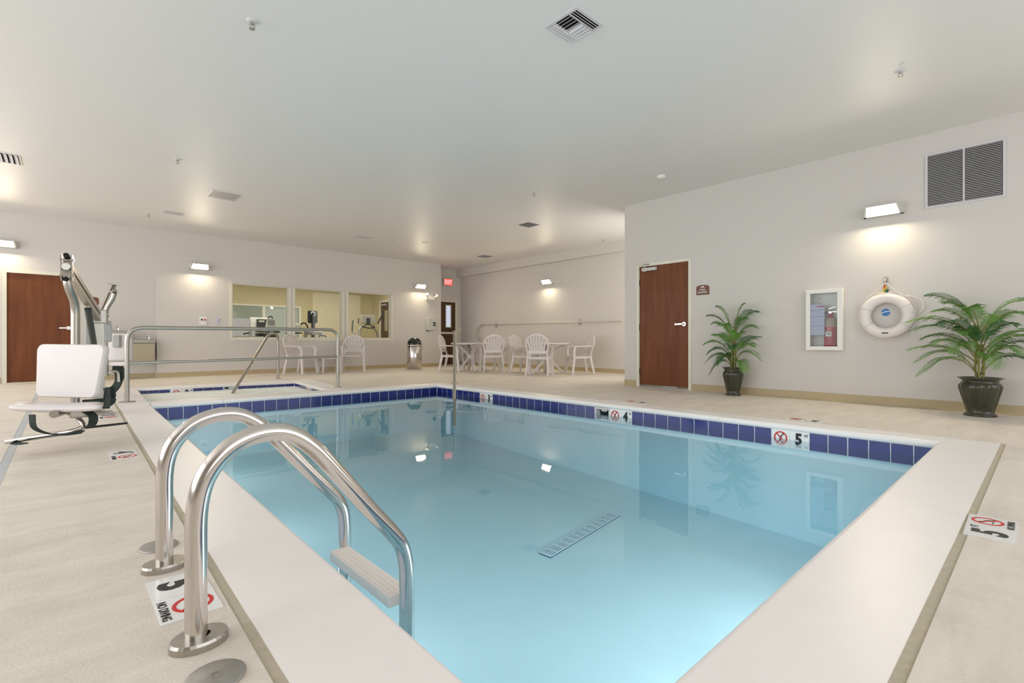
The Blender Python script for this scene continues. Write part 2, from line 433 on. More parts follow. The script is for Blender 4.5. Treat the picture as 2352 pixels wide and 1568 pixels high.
# ------------------------------------------------------------------ deck
floor = structure('floor', 'beige broomed concrete pool deck')
def lerp(a, b, t): return (a[0]+(b[0]-a[0])*t, a[1]+(b[1]-a[1])*t)
LO0, LO1 = (0.352, 0.24), (0.545, 10.08)       # outer edge of the coping, pool and hot tub side
LI0, LI1 = (0.655, 0.565), (0.785, YT-0.02)    # inner edge along the pool
JX0, JX1 = (-0.262, -3.0), (-0.240, YLEFT)     # long joint in the side deck
G = 0.003; CK = 0.028
slabs = [
    [(XW0, YW0), (JX0[0]-.022, YW0), (JX1[0]-.022, YLEFT), (XW0, YLEFT)],
    [(JX0[0]+.022, 0.24-CK), (LO0[0]-CK, 0.24-CK), (LO1[0]-CK, 10.05), (LO1[0]-CK, YLEFT), (JX1[0]+.022, YLEFT)],
    [(JX0[0]+.022, YW0), (5.09, YW0), (5.09, 0.24-CK-.001), (JX0[0]+.022, 0.24-CK-.001)],
    [(5.09, YW0), (5.72, YW0), (5.72, 7.50), (5.09, 7.50)],
    [(5.72+2*G, YW0), (XR, YW0), (XR, YCOR), (5.72+2*G, YCOR)],
    [(5.72+2*G, YCOR+2*G), (XBR, YCOR+2*G), (XBR, 7.50), (5.72+2*G, 7.50)],
    [(3.66, 7.50+2*G), (5.72, 7.50+2*G), (5.72, YFAR), (3.66, YFAR)],
    [(5.72+2*G, 7.50+2*G), (XBR, 7.50+2*G), (XBR, YEX), (XFR, YEX), (XFR, YFAR), (5.72+2*G, YFAR)],
    [(LO1[0]-CK+2*G, 10.06), (3.66-2*G, 9.86), (3.66-2*G, YFAR), (XFL, YFAR), (XFL, YLEFT), (LO1[0]-CK+2*G, YLEFT)],
    [(3.33, 7.50+2*G), (3.66-2*G, 7.50+2*G), (3.66-2*G, 9.86)],
]
for s in slabs: B().prism(s, -0.10, 0.0).build('slab', M['deck'], floor)
fill = B()
fill.lohi((5.70, YW0, -0.04), (5.75, YFAR, -0.006)); fill.lohi((3.3, 7.47, -0.04), (XBR, 7.53, -0.006))
fill.lohi((5.72, YCOR-.03, -0.04), (XBR, YCOR+.03, -0.006)); fill.lohi((3.63, 9.8, -0.04), (3.68, YFAR, -0.006))
fill.lohi((JX0[0], .20, -0.04), (5.09, .215, -0.006)); fill.lohi((.5, 10.0, -0.04), (.54, YLEFT, -0.006)); fill.lohi((5.06, YW0, -0.04), (5.1, 7.5, -0.006))
fill.build('joint_filler', M['joint'], floor)
B().prism([(JX0[0]-.02, YW0), (JX0[0]+.02, YW0), (JX1[0]+.02, YLEFT), (JX1[0]-.02, YLEFT)], -0.06, 0.001).build('joint_strip', M['bluejoint'], floor)['label'] = 'blue grey joint strip in the side deck'
# caulk band along the coping
B().prism([(LO0[0]-CK+.002, .24-CK), (LO0[0], .24-CK), (LO1[0], 10.08), (LO1[0]-CK+.002, 10.08)], -0.06, -0.004).build('caulk', M['caulk'], floor)
B().prism([(LO0[0], .24-CK), (5.09, .24-CK), (5.09, .24), (LO0[0], .24)], -0.06, -0.004).build('caulk', M['caulk'], floor)
B().prism([(5.07, .24), (5.09, .24), (5.09, 7.5), (5.07, 7.5)], -0.06, -0.004).build('caulk', M['caulk'], floor)
B().prism([(3.30, 7.47), (5.09, 7.47), (5.09, 7.506), (3.30, 7.506)], -0.06, -0.004).build('caulk', M['caulk'], floor)
B().prism([(LO1[0]-CK, 10.075), (3.67, 9.845), (3.67, 9.88), (LO1[0]-CK, 10.11)], -0.06, -0.005).build('caulk', M['caulk'], floor)

# baseboards
def bboard(name, a, b):
    a, b = Vector((*a, 0)), Vector((*b, 0)); d = (b-a); n = Vector((-d.y, d.x, 0)).normalized()   # room is to the left of a->b
    bb = B().prism([(a.x, a.y), (b.x, b.y), (b.x+n.x*.008, b.y+n.y*.008), (a.x+n.x*.008, a.y+n.y*.008)], 0.0, 0.10)
    c = n*.02
    bb.add([a+n*.008+Vector((0, 0, .018)), b+n*.008+Vector((0, 0, .018)), b+c+Vector((0, 0, .001)), a+c+Vector((0, 0, .001))], [(0, 1, 2, 3)])
    tag(bb.build(name, M['base']), 'tan vinyl baseboard '+BBL[name], None, None, 'structure')
BBL = {'baseboard_right': 'along the palm wall', 'baseboard_right_b': 'between equipment door and corner', 'baseboard_far': 'below the windows',
       'baseboard_left_far': 'by the brown door', 'baseboard_fountain': 'under the drinking fountains', 'baseboard_back_right': 'behind the round tables',
       'baseboard_exit': 'beside the exit door'}
bboard('baseboard_right', (XR, YW0), (XR, 3.68)); bboard('baseboard_right_b', (XR, 4.66), (XR, YCOR))
bboard('baseboard_far', (XFR, YFAR), (XFL, YFAR)); bboard('baseboard_left_far', (-0.78, YLEFT), (XW0, YLEFT))
bboard('baseboard_fountain', (XFL, YLEFT), (0.27, YLEFT)); bboard('baseboard_back_right', (XBR, YCOR), (XBR, YEX)); bboard('baseboard_exit', (XBR, YEX), (9.46, YEX))

# ------------------------------------------------------------------ pool shell, tiles, coping
pool = thing('swimming_pool', 'rectangular swimming pool with white coping and cobalt blue waterline tiles', 'pool', (0.64, 0.55, 0))
PO = tuple(pool.location)
P4 = [(0.635, 0.545), (XT+.012, 0.545), (XT+.012, YT+.012), (0.76, YT+.012)]
def depth_at(y): return -1.06+0.30*(y-0.5)/6.7
sh = B(PO)
zt = -0.20
bt = [(*p, depth_at(p[1])) for p in P4]; tp = [(*p, zt) for p in P4]
for i in range(4):
    j = (i+1) % 4; sh.add([tp[i], tp[j], bt[j], bt[i]], [(0, 1, 2, 3)])
sh.add(bt, [(0, 1, 2, 3)])
sh.build('pool_shell', M['plaster'], pool)
def coping_piece(o0, o1, i0, i1, parent, off, both=False, h=0.055, r=0.028):
    o0, o1, i0, i1 = [Vector((*p, 0)) for p in (o0, o1, i0, i1)]
    def sec(o, i):
        w = (i-o).length; d = (i-o)/w
        pr = []
        if both:
            for k in range(7):
                a = -PI/2+PI*k/6
                pr.append((r-r*math.cos(a), -h/2+(h/2)*math.sin(a)))
        else: pr += [(0, -h), (0, 0)]
        for k in range(9):
            a = PI/2-PI*k/8
            pr.append((w-r+r*math.cos(a), -h/2+(h/2)*math.sin(a)))
        return [o+d*s+Vector((0, 0, z)) for s, z in pr]
    A, Bq = sec(o0, i0), sec(o1, i1); n = len(A)
    b = B(off); b.add(A+Bq, [(k, (k+1) % n, n+(k+1) % n, n+k) for k in range(n)], False)
    b.add(A, [tuple(range(n))]); b.add(Bq, [tuple(reversed(range(n)))])
    return b.build('coping_stone', M['coping'], parent)
def coping_run(o0, o1, i0, i1, n, parent, off, both=False):
    g = 0.0012/max(0.1, (Vector(o1)-Vector(o0)).length)
    for k in range(n):
        t0, t1 = k/n+(g if k else 0), (k+1)/n-(g if k < n-1 else 0)
        coping_piece(lerp(o0, o1, t0), lerp(o0, o1, t1), lerp(i0, i1, t0), lerp(i0, i1, t1), parent, off, both)
LIs = (0.86, 7.52); LIe = (0.88, 9.80)
Lmid = lerp(LO0, LO1, (YT-0.02-.24)/(10.08-.24))
coping_run(LO0, Lmid, LI0, LI1, 3, pool, PO)                               # along the ladder side
coping_run((5.07, .24), LO0, (XT-.02, .565), LI0, 2, pool, PO)             # near end
coping_run((5.07, 7.47), (5.07, .24), (XT-.02, YT-.02), (XT-.02, .565), 4, pool, PO)
coping_run((3.06, 7.47), (5.07, 7.47), (3.06, YT-.02), (XT-.02, YT-.02), 1, pool, PO)

# tile band
def tile_run(p0, p1, z1, n, parent, off, m, size=0.150, hgt=0.150, name='tile'):
    p0, p1 = Vector((*p0, 0)), Vector((*p1, 0)); d = p1-p0; L = d.length; d.normalize(); nr = Vector((d.y, -d.x, 0))
    pitch = L/n; w = pitch-0.007
    me = B().lohi((-w/2, -.006, -hgt), (w/2, .004, 0), bev=0.0012).mesh(name, m)
    ang = math.atan2(d.y, d.x)
    for k in range(n):
        c = p0+d*(pitch*(k+.5))
        o = bpy.data.objects.new(name, me); C.objects.link(o); o.parent = parent
        o.location = Vector((c.x, c.y, z1))-Vector(off); o.rotation_euler = (0, 0, ang)
TZ = -0.056
# markers on the right wall
def marker(parent, off, loc, rz, num, ft=True):
    """no-diving tile and depth tile set in the waterline band, local x = reading direction, faces local -y"""
    o = B().lohi((-.0, -.006, -.150), (.147, .004, 0), bev=.001).build('depth_marker_tile', M['tile_white'], parent)
    o.location = Vector(loc)-Vector(off); o.rotation_euler = (0, 0, rz)
    o2 = B().lohi((.153, -.006, -.150), (.304, .004, 0), bev=.001).build('depth_marker_tile', M['tile_white'], parent)
    o2.location = o.location; o2.rotation_euler = (0, 0, rz)
    B().annulus((.074, -.007, -.07), .044, .056).build('warning_ring', M['red'], o)
    bar = B().box((.074, -.0075, -.07), (.1, .002, .010), rot=Matrix.Rotation(PI/4, 3, 'Y')); bar.build('warning_bar', M['red'], o)
    dv = B().strip([(.088, -.0068, -.045), (.07, -.0068, -.075), (.066, -.0068, -.105)], .011, .001, side=(1, 0, 0))
    dv.disc((.094, -.0068, -.038), .007, 'Y', .001, 10).strip([(.05, -.0068, -.1), (.09, -.0068, -.106)], .002, .004, side=(0, 1, 0))
    dv.build('diver_symbol', M['ink'], o)
    text(num, .135, o2, (.222, -.008, -.072), UP, bold=.006, sx=.85)
    if ft: text('FT', .036, o2, (.283, -.008, -.034), UP, bold=.0005, sx=.8)
def seg_n(L): return max(1, round(L/0.1515))
RZR = -PI/2
edges = [7.2, 6.01, 5.70, 3.765, 3.54, 3.235, 1.726, 1.42, 0.53]
tile_run((XT, 7.19), (XT, 6.01), TZ, 8, pool, PO, M['tile'])
marker(pool, PO, (XT, 6.008, TZ), RZR, '3')
tile_run((XT, 5.70), (XT, 3.765), TZ, 13, pool, PO, M['tile'])
marker(pool, PO, (XT, 3.538, TZ), RZR, '4')
tile_run((XT, 3.232), (XT, 1.728), TZ, 10, pool, PO, M['tile'])
marker(pool, PO, (XT, 1.724, TZ), RZR, '5')
tile_run((XT, 1.418), (XT, .56), TZ, 6, pool, PO, M['tile'])
tile_run((0.80, YT), (4.82, YT), TZ, 26, pool, PO, M['tile'])
tile_run((4.82, .548), (.66, .548), TZ, 27, pool, PO, M['tile'])
gb = B(PO)      # white grout bed behind the tiles
gb.lohi((XT-.004, .55, -.212), (XT+.016, 3.54, -.05)); gb.lohi((XT-.004, 3.765, -.212), (XT+.016, YT, -.05)); gb.lohi((.765, YT-.004, -.212), (XT+.01, YT+.014, -.05)); gb.lohi((.64, .536, -.212), (XT, .550, -.05))
gb.build('grout_bed', M['grout'], pool)
# skimmer mouth
sk = B(PO); sk.lohi((XT-.004, 3.54, -.21), (XT+.13, 3.56, -.056)).lohi((XT-.004, 3.745, -.21), (XT+.13, 3.765, -.056)).lohi((XT, 3.56, -.075), (XT+.13, 3.745, -.056)).lohi((XT+.12, 3.54, -.21), (XT+.13, 3.765, -.056))
skm = sk.build('skimmer_mouth', M['plastic'], pool)
B(PO).prism([(3.60, -.075), (3.70, -.075), (3.685, -.105), (3.615, -.105)], XT+.03, XT+.05, 'X').build('skimmer_tab', M['lightgrey'], skm)
B(PO).lohi((XT+.08, 3.56, -.16), (XT+.09, 3.745, -.10)).build('weir_flap', M['void'], skm)
# long main drain on the pool floor
dp0, dp1 = Vector((2.83, 2.71)), Vector((4.00, 2.88))
dd = (dp1-dp0).normalized(); dn = Vector((-dd.y, dd.x)); DL = (dp1-dp0).length
dr = B(PO)
def D2(a, w, z): p = dp0+dd*a+dn*w; return (p.x, p.y, depth_at(p.y)+z)
NB = 4
for k in range(NB+1):
    w = -.05+.1*k/NB
    dr.strip([D2(.03, w, .012), D2(DL-.03, w, .012)], .0125, .006)
for k in range(13):
    a = .02+(DL-.04)*k/12; dr.strip([D2(a, -.055, .013), D2(a, .055, .013)], .020, .006)
o = dr.build('drain_grate', mat('pale_blue_grate', rgb(214, 236, 250), 0.5), pool); o['label'] = 'long pale slotted drain grate on the floor'
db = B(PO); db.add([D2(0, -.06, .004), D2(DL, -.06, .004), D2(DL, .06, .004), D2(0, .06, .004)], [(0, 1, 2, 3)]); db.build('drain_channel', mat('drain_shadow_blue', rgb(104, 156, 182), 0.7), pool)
# unseen discs added for the near and side underwater lights
for lx in (2.2, 3.2): B(PO).disc((lx, .552, -.45), .17, 'Y', .03).build('unseen_lamp_disc', M['brushed'], pool)
for ly in (2.4, 4.3, 6.2): B(PO).disc((.672+.018*(ly-.5), ly, -.42), .17, 'X', .03).build('unseen_lamp_disc', M['brushed'], pool)

wb = B(PO)
wz = WATER; e = .006
T4 = [(P4[0][0]-e, P4[0][1]-e), (P4[1][0]+e, P4[1][1]-e), (P4[2][0]+e, P4[2][1]+e), (P4[3][0]-e, P4[3][1]+e)]
vt = [(*p, wz) for p in T4]; vb = [(*p, depth_at(p[1])-.02) for p in T4]
wb = B((2.7, 3.9, wz)); wb.add(vt+vb, [(0, 1, 2, 3), (7, 6, 5, 4)]+[(i, i+4, (i+1) % 4+4, (i+1) % 4) for i in range(4)])
tag(wb.build('pool_water', M['water'], None, (2.7, 3.9, wz)), 'still clear turquoise water filling the swimming pool', 'water')

# ------------------------------------------------------------------ hot tub
tub = thing('hot_tub', 'sunken hot tub full of white bubbling water beyond the swimming pool', 'hot tub', (0.86, 7.5, 0)); TO = tuple(tub.location)
S4 = [(0.86, 7.50), (3.05, 7.50), (3.25, 9.60), (0.88, 9.80)]
sb = B(TO)
for i in range(4):
    j = (i+1) % 4; sb.add([(*S4[i], -.05), (*S4[j], -.05), (*S4[j], -.8), (*S4[i], -.8)], [(0, 1, 2, 3)])
sb.add([(*p, -.8) for p in S4], [(0, 1, 2, 3)]); sb.build('tub_shell', M['plaster'], tub)
coping_run((0.78, YT-.02), (3.06, YT-.02), (.83, 7.52), (3.06, 7.52), 3, tub, TO, both=True)      # dividing wall, both edges rounded
coping_run(Lmid, LO1, (0.80, YT+.2), (0.895, 9.785), 2, tub, TO)
coping_run(LO1, (3.64, 9.86), (0.895, 9.785), (3.235, 9.585), 3, tub, TO)
coping_run((3.64, 9.86), (3.30, 7.46), (3.235, 9.585), (3.035, 7.52), 2, tub, TO)
B(TO).prism([Lmid, (0.775, YT-.02), (0.82, 7.52), (0.62, 7.6)], -.055, -.0005).build('coping_stone', M['coping'], tub)
tile_z = -.044
def fx(t): return lerp((0.885, 9.795), (3.245, 9.597), t)
tile_run(fx(0.005), fx(.185), tile_z, 3, tub, TO, M['tile'])
mk = fx(.19); marker(tub, TO, (mk[0], mk[1], tile_z), math.atan2(-.2, 2.36), '2')
tile_run(fx(.32), fx(.505), tile_z, 3, tub, TO, M['tile'])
tile_run(fx(.60), fx(.995), tile_z, 6, tub, TO, M['tile'])
s0, s1 = fx(.515), fx(.59)
hs = B(TO).box(((s0[0]+s1[0])/2, (s0[1]+s1[1])/2+.03, -.10), (s1[0]-s0[0], .05, .10)); sko = hs.build('skimmer_mouth', M['void'], tub)
B(TO).box(((s0[0]+s1[0])/2, (s0[1]+s1[1])/2, -.065), (.06, .03, .025)).build('skimmer_tab', M['lightgrey'], sko)
B(TO).box(((s0[0]+s1[0])/2, (s0[1]+s1[1])/2-.004, -.085), (.18, .01, .012)).build('skimmer_lip', M['lightgrey'], sko)
def rx(t): return lerp((3.245, 9.59), (3.048, 7.51), t)
tile_run(rx(.01), rx(.38), tile_z, 5, tub, TO, M['tile'])
mk = rx(.39); marker(tub, TO, (mk[0], mk[1], tile_z), math.atan2(-2.08, -.197), '2', False)
tile_run(rx(.54), rx(.99), tile_z, 6, tub, TO, M['tile'])
# bubbling surface: a rippled grid
NX, NY = 60, 56
vs_ = []; fs_ = []
random.seed(11)
ph = [(random.uniform(2, 16), random.uniform(2, 16), random.uniform(0, 6.3), random.uniform(.3, 1)) for _ in range(14)]
for j in range(NY+1):
    for i in range(NX+1):
        u, v = i/NX, j/NY
        p = lerp(lerp(S4[0], S4[1], u), lerp(S4[3], S4[2], u), v)
        z = sum(w*math.sin(a*p[0]+b*p[1]+c) for a, b, c, w in ph)*.0020+random.uniform(-.003, .004)
        z *= min(1, 8*min(u, 1-u, v, 1-v)+.2)
        vs_.append((p[0], p[1], -.092+z))
for j in range(NY):
    for i in range(NX):
        a = j*(NX+1)+i; fs_.append((a, a+1, a+NX+2, a+NX+1))
fw_ = B((2.0, 8.6, -.1)); fw_.add(vs_, fs_, True)
tag(fw_.build('bubbling_water', M['foam'], None, (2.0, 8.6, -.1)), 'white foaming water churning in the hot tub', 'water', None, 'stuff')

# ------------------------------------------------------------------ windows and fitness room
for i, (a, b) in enumerate(WIN):
    w = structure('window_%d' % (i+1), ['window nearest the drinking fountains looking into the fitness room', 'middle window looking at the exercise bike', 'window nearest the litter bin looking at the elliptical'][i], (a, YFAR, WZ0))
    W_, H_ = b-a, WZ1-WZ0
    B().lohi((-.055, -.014, -.055), (W_+.055, .0, 0), bev=.003).build('sill', M['trim'], w)
    B().lohi((-.055, -.012, H_), (W_+.055, .0, H_+.05), bev=.003).build('head_trim', M['wall'], w)
    for x in (-.055, W_): B().lohi((x, -.012, 0), (x+.055, 0, H_), bev=.003).build('side_trim', M['trim'], w)
    f = B(); f.lohi((0, .03, 0), (W_, .10, .022)).lohi((0, .03, H_-.022), (W_, .10, H_)).lohi((0, .03, .022), (.022, .10, H_-.022)).lohi((W_-.022, .03, .022), (W_, .10, H_-.022))
    f.build('frame', M['trim'], w)
    B().lohi((.02, .060, .02), (W_-.02, .066, H_-.02)).build('pane', M['glass'], w)
# fitness room shell
GY, GX0, GX1 = 16.0, 1.62, 8.02
b = B(); b.lohi((GX0-.1, GY, 0), (GX1+.1, GY+.1, 2.75)); tag(b.build('wall_fitness_far', M['gymwall']), 'tan papered far wall of the fitness room', None, None, 'structure')
b = B(); b.lohi((GX0-.1, YFAR+.12, 0), (GX0, GY, 2.75)); tag(b.build('wall_fitness_left', M['gymwall']), 'tan side wall of the fitness room', None, None, 'structure')
wall('wall_fitness_right', 'tan side wall of the fitness room with a dark door', 'X', GX1, .1, YFAR+.12, GY, 0, 2.75, [(14.35, 15.42, 0, 2.08)], M['gymwall'])
b = B(); b.lohi((GX0, YFAR+.12, -.02), (GX1, GY, 0)); tag(b.build('floor_fitness', mat('grey_gym_carpet', rgb(110, 104, 92), .9, noise=.2, nscale=40)), 'dark carpet floor of the fitness room', None, None, 'structure')
b = B(); b.lohi((GX0-.1, YFAR+.12, 2.75), (GX1+.1, GY+.1, 2.8)); tag(b.build('ceiling_fitness', M['ceil']), 'white ceiling of the fitness room', None, None, 'structure')
w = structure('window_6', 'cream framed two pane window on the tan fitness room wall', (3.30, GY, .80))
for x0, x1, z0, z1 in ((-.9, 2.30, 0, .05), (-.9, 2.30, 1.0, 1.05), (2.23, 2.30, .05, 1.0), (-.9, -.83, .05, 1.0), (1.16, 1.25, .05, 1.0)):
    B().lohi((x0, -.03, z0), (x1, -.002, z1), bev=.003).build('frame_bar', M['trim'], w)
for x0, x1 in ((-.83, 1.16), (1.25, 2.23)): B().lohi((x0, -.010, .05), (x1, -.003, 1.0)).build('pane', M['paleglass'], w)
B().lohi((.35, -.016, .10), (.95, -.010, .62)).build('pale_panel', mat('pale_lilac_panel', rgb(196, 196, 206), .6), w)  # flat pale lilac rectangle in front of the pane
w = structure('door_4', 'dark brown fitness room door with a narrow pane', (GX1, 15.40, 0), -PI/2)
B().lohi((.02, .02, .01), (1.03, .06, 2.06)).build('door_leaf', M['wooddark'], w)
for x0, x1, z0, z1 in ((-.05, .02, 0, 2.13), (1.03, 1.10, 0, 2.13), (.02, 1.03, 2.06, 2.13)): B().lohi((x0, -.012, z0), (x1, .06, z1)).build('door_frame', M['trim'], w)
pf = B(); pf.lohi((.30, .008, 1.10), (.33, .02, 1.78)).lohi((.45, .008, 1.10), (.48, .02, 1.78)).lohi((.33, .008, 1.10), (.45, .02, 1.13)).lohi((.33, .008, 1.75), (.45, .02, 1.78)); pfo = pf.build('pane_frame', mat('tan_frame', rgb(196, 176, 130), .5), w)
B().lohi((.33, .014, 1.13), (.45, .018, 1.75)).build('pane', M['paleglass'], pfo)
B().lohi((.08, -.02, 1.95), (.40, .02, 2.01), bev=.006).build('door_closer', M['greyplastic'], w)
B().tube([(.93, .02, .97), (.93, -.04, .97), (.83, -.045, .97)], .011, 8).build('lever_handle', M['brushed'], w)

def place_group(lst, parent):
    for nm, b, m in lst: b.build(nm, M[m] if isinstance(m, str) else m, parent)
# treadmill, seen from its console back
t = thing('treadmill', 'grey treadmill with a wide console behind the window by the fountains', 'treadmill', (3.952, 14.25, 0))
place_group([
    ('deck', B().lohi((-.34, -.1, .0), (.34, 1.5, .18), bev=.03), 'darkplastic'),
    ('belt', B().lohi((-.25, 0, .181), (.25, 1.48, .186)), 'black'),
    ('upright', B().strip([(-.30, -.02, .1), (-.24, .05, 1.10)], .06, .09, side=(1, 0, 0)), 'greyplastic'),
    ('upright', B().strip([(.30, -.02, .1), (.24, .05, 1.10)], .06, .09, side=(1, 0, 0)), 'greyplastic'),
    ('console', B().box((0, .05, 1.24), (.52, .07, .30), rot=Matrix.Rotation(-.25, 3, 'X'), bev=.02), 'lightgrey'),
    ('vent_panel', B().prism([(-.12, 1.06), (.08, 1.06), (.13, 1.34), (-.12, 1.34)], -.03, -.01, 'Y'), 'darkplastic'),
    ('vent_slot', B().lohi((-.07, -.045, 1.26), (.07, -.03, 1.31)), 'lightgrey'),
    ('handrail', B().tube([(-.26, .02, .98), (-.30, .5, .95)], .022, 8), 'darkplastic'),
    ('handrail', B().tube([(.26, .02, .98), (.30, .5, .95)], .022, 8), 'darkplastic')], t)
# upright bike next to it
t = thing('exercise_bike', 'upright exercise bike with a small white display beside the treadmill', 'exercise bike', (3.825, 13.0, 0))
place_group([
    ('base', B().lohi((-.28, -.05, 0), (.28, .03, .07), bev=.02).lohi((-.05, -.05, .02), (.05, 1.0, .1)).lohi((-.22, .95, 0), (.22, 1.03, .07)), 'greyplastic'),
    ('body', B().lohi((-.10, .1, .1), (.10, .7, .5), bev=.05), 'lightgrey'),
    ('mast', B().strip([(0, .12, .45), (0, -.02, 1.02)], .09, .07, side=(1, 0, 0)), 'greyplastic'),
    ('display', B().box((0, -.02, 1.19), (.20, .07, .26), rot=Matrix.Rotation(-.2, 3, 'X'), bev=.025), 'label_white'),
    ('screen', B().box((0, -.058, 1.21), (.15, .012, .12), rot=Matrix.Rotation(-.2, 3, 'X')), 'greyplastic'),
    ('fan', B().torus((-.01, -.01, 1.32), .045, .016, 'Y', 16, 8), 'black'),
    ('tray', B().lohi((-.19, -.08, 1.02), (.19, .1, 1.06), bev=.01), 'darkplastic'),
    ('handlebar', B().tube(round_path([(-.22, .35, 1.0), (-.22, -.02, .98), (.22, -.02, .98), (.22, .35, 1.0)], .08), .018, 8), 'black'),
    ('foot', B().prism([(-.2, .80), (.2, .80), (.13, .95), (-.13, .95)], -.06, .02, 'Y'), 'darkplastic'),
    ('saddle', B().box((0, .78, .92), (.22, .28, .08), bev=.03), 'black')], t)
# recumbent bike
t = thing('recumbent_bike', 'recumbent exercise bike with a tall dark seat back behind the middle window', 'exercise bike', (5.02, 13.5, 0))
place_group([
    ('base', B().lohi((-.7, -.06, .0), (.6, .06, .12), bev=.02), 'greyplastic'),
    ('seat_back', B().lohi((-.125, -.06, 1.24), (.135, .03, 1.58), bev=.042), 'greenblack'),
    ('seat_emblem', B().tube(spline([(-.05, -.068, 1.49), (-.02, -.068, 1.54), (.06, -.068, 1.50), (.02, -.068, 1.42)]), .018, 6), 'label_white'),
    ('seat_post', B().strip([(0, -.075, .80), (0, -.075, 1.4)], .09, .04, side=(1, 0, 0)), 'black'),
    ('seat', B().box((0, -.04, .98), (.36, .36, .09), rot=Matrix.Rotation(.1, 3, 'X'), bev=.035), 'greyplastic'),
    ('side_cover', B().box((.19, -.1, .97), (.14, .12, .11), bev=.04), 'label_white'),
    ('seat_rail', B().strip([(-.1, -.1, .1), (.02, -.05, .95)], .05, .05), 'brushed'),
    ('grip', B().tube(round_path([(.10, -.2, .78), (.10, -.2, .90), (.30, -.2, .90), (.30, -.2, .72)], .05), .017, 8), 'black'),
    ('console', B().box((-.52, -.1, 1.10), (.32, .26, .24), rot=Matrix.Rotation(.15, 3, 'Y'), bev=.06), 'label_white'),
    ('console_tray', B().lohi((-.68, -.22, .95), (-.34, .05, .985), bev=.012), 'darkplastic'),
    ('handle_loop', B().tube(spline([(-.40, -.14, 1.10), (-.32, -.14, 1.22), (-.22, -.14, 1.22), (-.14, -.14, 1.05), (-.12, -.14, .94)]), .02, 8), 'black'),
    ('mast', B().strip([(-.22, -.08, .1), (-.2, -.08, 1.08)], .07, .07), 'greyplastic')], t)
# elliptical
t = thing('elliptical_trainer', 'elliptical trainer with upright arms behind the window by the litter bin', 'elliptical trainer', (6.62, 13.5, 0))
place_group([
    ('base', B().lohi((-.35, -.3, 0), (.35, .9, .10), bev=.03), 'darkplastic'),
    ('upright', B().tube(spline([(-.24, 0, .1), (-.24, 0, .98), (-.20, 0, 1.14), (-.1, 0, 1.22)]), .034, 10), 'brushed'),
    ('upright', B().tube(spline([(.36, .0, .1), (.33, 0, .9), (.27, 0, 1.08), (.14, 0, 1.20)]), .034, 10), 'brushed'),
    ('console', B().box((.02, -.02, 1.40), (.44, .06, .24), rot=Matrix.Rotation(-.2, 3, 'X'), bev=.02), 'lightgrey'),
    ('console_clip', B().box((0, -.06, 1.34), (.12, .03, .18), bev=.01), 'darkplastic'),
    ('handle_ring', B().tube([(.02+.19*math.cos(2*PI*k/24), -.03+.10*math.sin(2*PI*k/24), 1.19+.055*math.sin(2*PI*k/24)) for k in range(25)], .018, 8, False), 'black'),
    ('swing_arm', B().tube([(-.56, -.25, 1.34), (-.58, -.25, 1.02)], .022, 8), 'black'),
    ('swing_link', B().tube([(-.58, -.25, 1.02), (-.3, -.1, .84), (-.2, .2, .4)], .022, 8), 'lightgrey'),
    ('swing_arm', B().tube([(-.27, .0, 1.42), (-.28, .0, 1.26)], .022, 8), 'black'),
    ('swing_arm', B().tube([(.50, -.0, 1.58), (.33, -.0, 1.28)], .024, 8), 'black'),
    ('pedal_arm', B().strip([(-.12, -.3, .3), (-.12, .9, .25)], .08, .05), 'greyplastic'),
    ('pedal_arm', B().strip([(.12, -.3, .2), (.12, .9, .35)], .08, .05), 'greyplastic')], t)

# ------------------------------------------------------------------ doors
def lever(parent, x, z, sgn, y=-.0):
    b = B().disc((x, y-.008, z), .033, 'Y', .014, 20).tube([(x, y-.01, z), (x, y-.05, z), (x+sgn*.02, y-.055, z)], .010, 8)
    b.strip([(x+sgn*.005, y-.055, z), (x+sgn*.13, y-.055, z-.003)], .022, .012, side=(0, 0, 1))
    b.build('lever_handle', M['steel'], parent)
# pool equipment door in the right wall: origin at its left jamb
w = structure('door_1', 'reddish brown pool equipment door with lever handle and closer', (XR, 4.615, 0), -PI/2)
B().lohi((.004, .012, .035), (.876, .055, 1.978), bev=.002).build('door_leaf', M['wood'], w)
for x0, x1, z0, z1 in ((-.045, .004, 0, 2.03), (.876, .925, 0, 2.03), (.004, .876, 1.978, 2.03)): B().lohi((x0, -.012, z0), (x1, .07, z1), bev=.003).build('door_frame', M['trim'], w)
B().lohi((.0, .02, 0), (.88, .10, .008)).build('threshold', M['brushed'], w)
B().lohi((.42, .005, .015), (.68, .012, .034)).build('door_sweep', M['greyplastic'], w)
for z in (.25, .98, 1.72): B().lohi((-.008, .0, z-.055), (.010, .016, z+.055), bev=.003).build('hinge', M['black'], w)
lever(w, .80, 1.015, -1, .012)
cl = B().box((.20, -.02, 1.925), (.26, .05, .052), bev=.01).build('door_closer', M['lightgrey'], w)
B().tube([(.15, -.03, 1.955), (.03, -.12, 2.0), (.20, -.02, 2.005)], .009, 8).build('closer_arm', M['brushed'], cl)
B().disc((.33, -.02, 1.925), .026, 'X', .01).disc((.14, -.047, 1.90), .014, 'Y', .03).build('closer_cap', M['lightgrey'], cl)
tag(B().lohi((XR+.14, 3.6, 0), (XR+.16, 4.75, 2.1)).build('wall_equipment_room', M['gymwall']), 'dim wall of the equipment room seen through the gap under its door', None, None, 'structure')
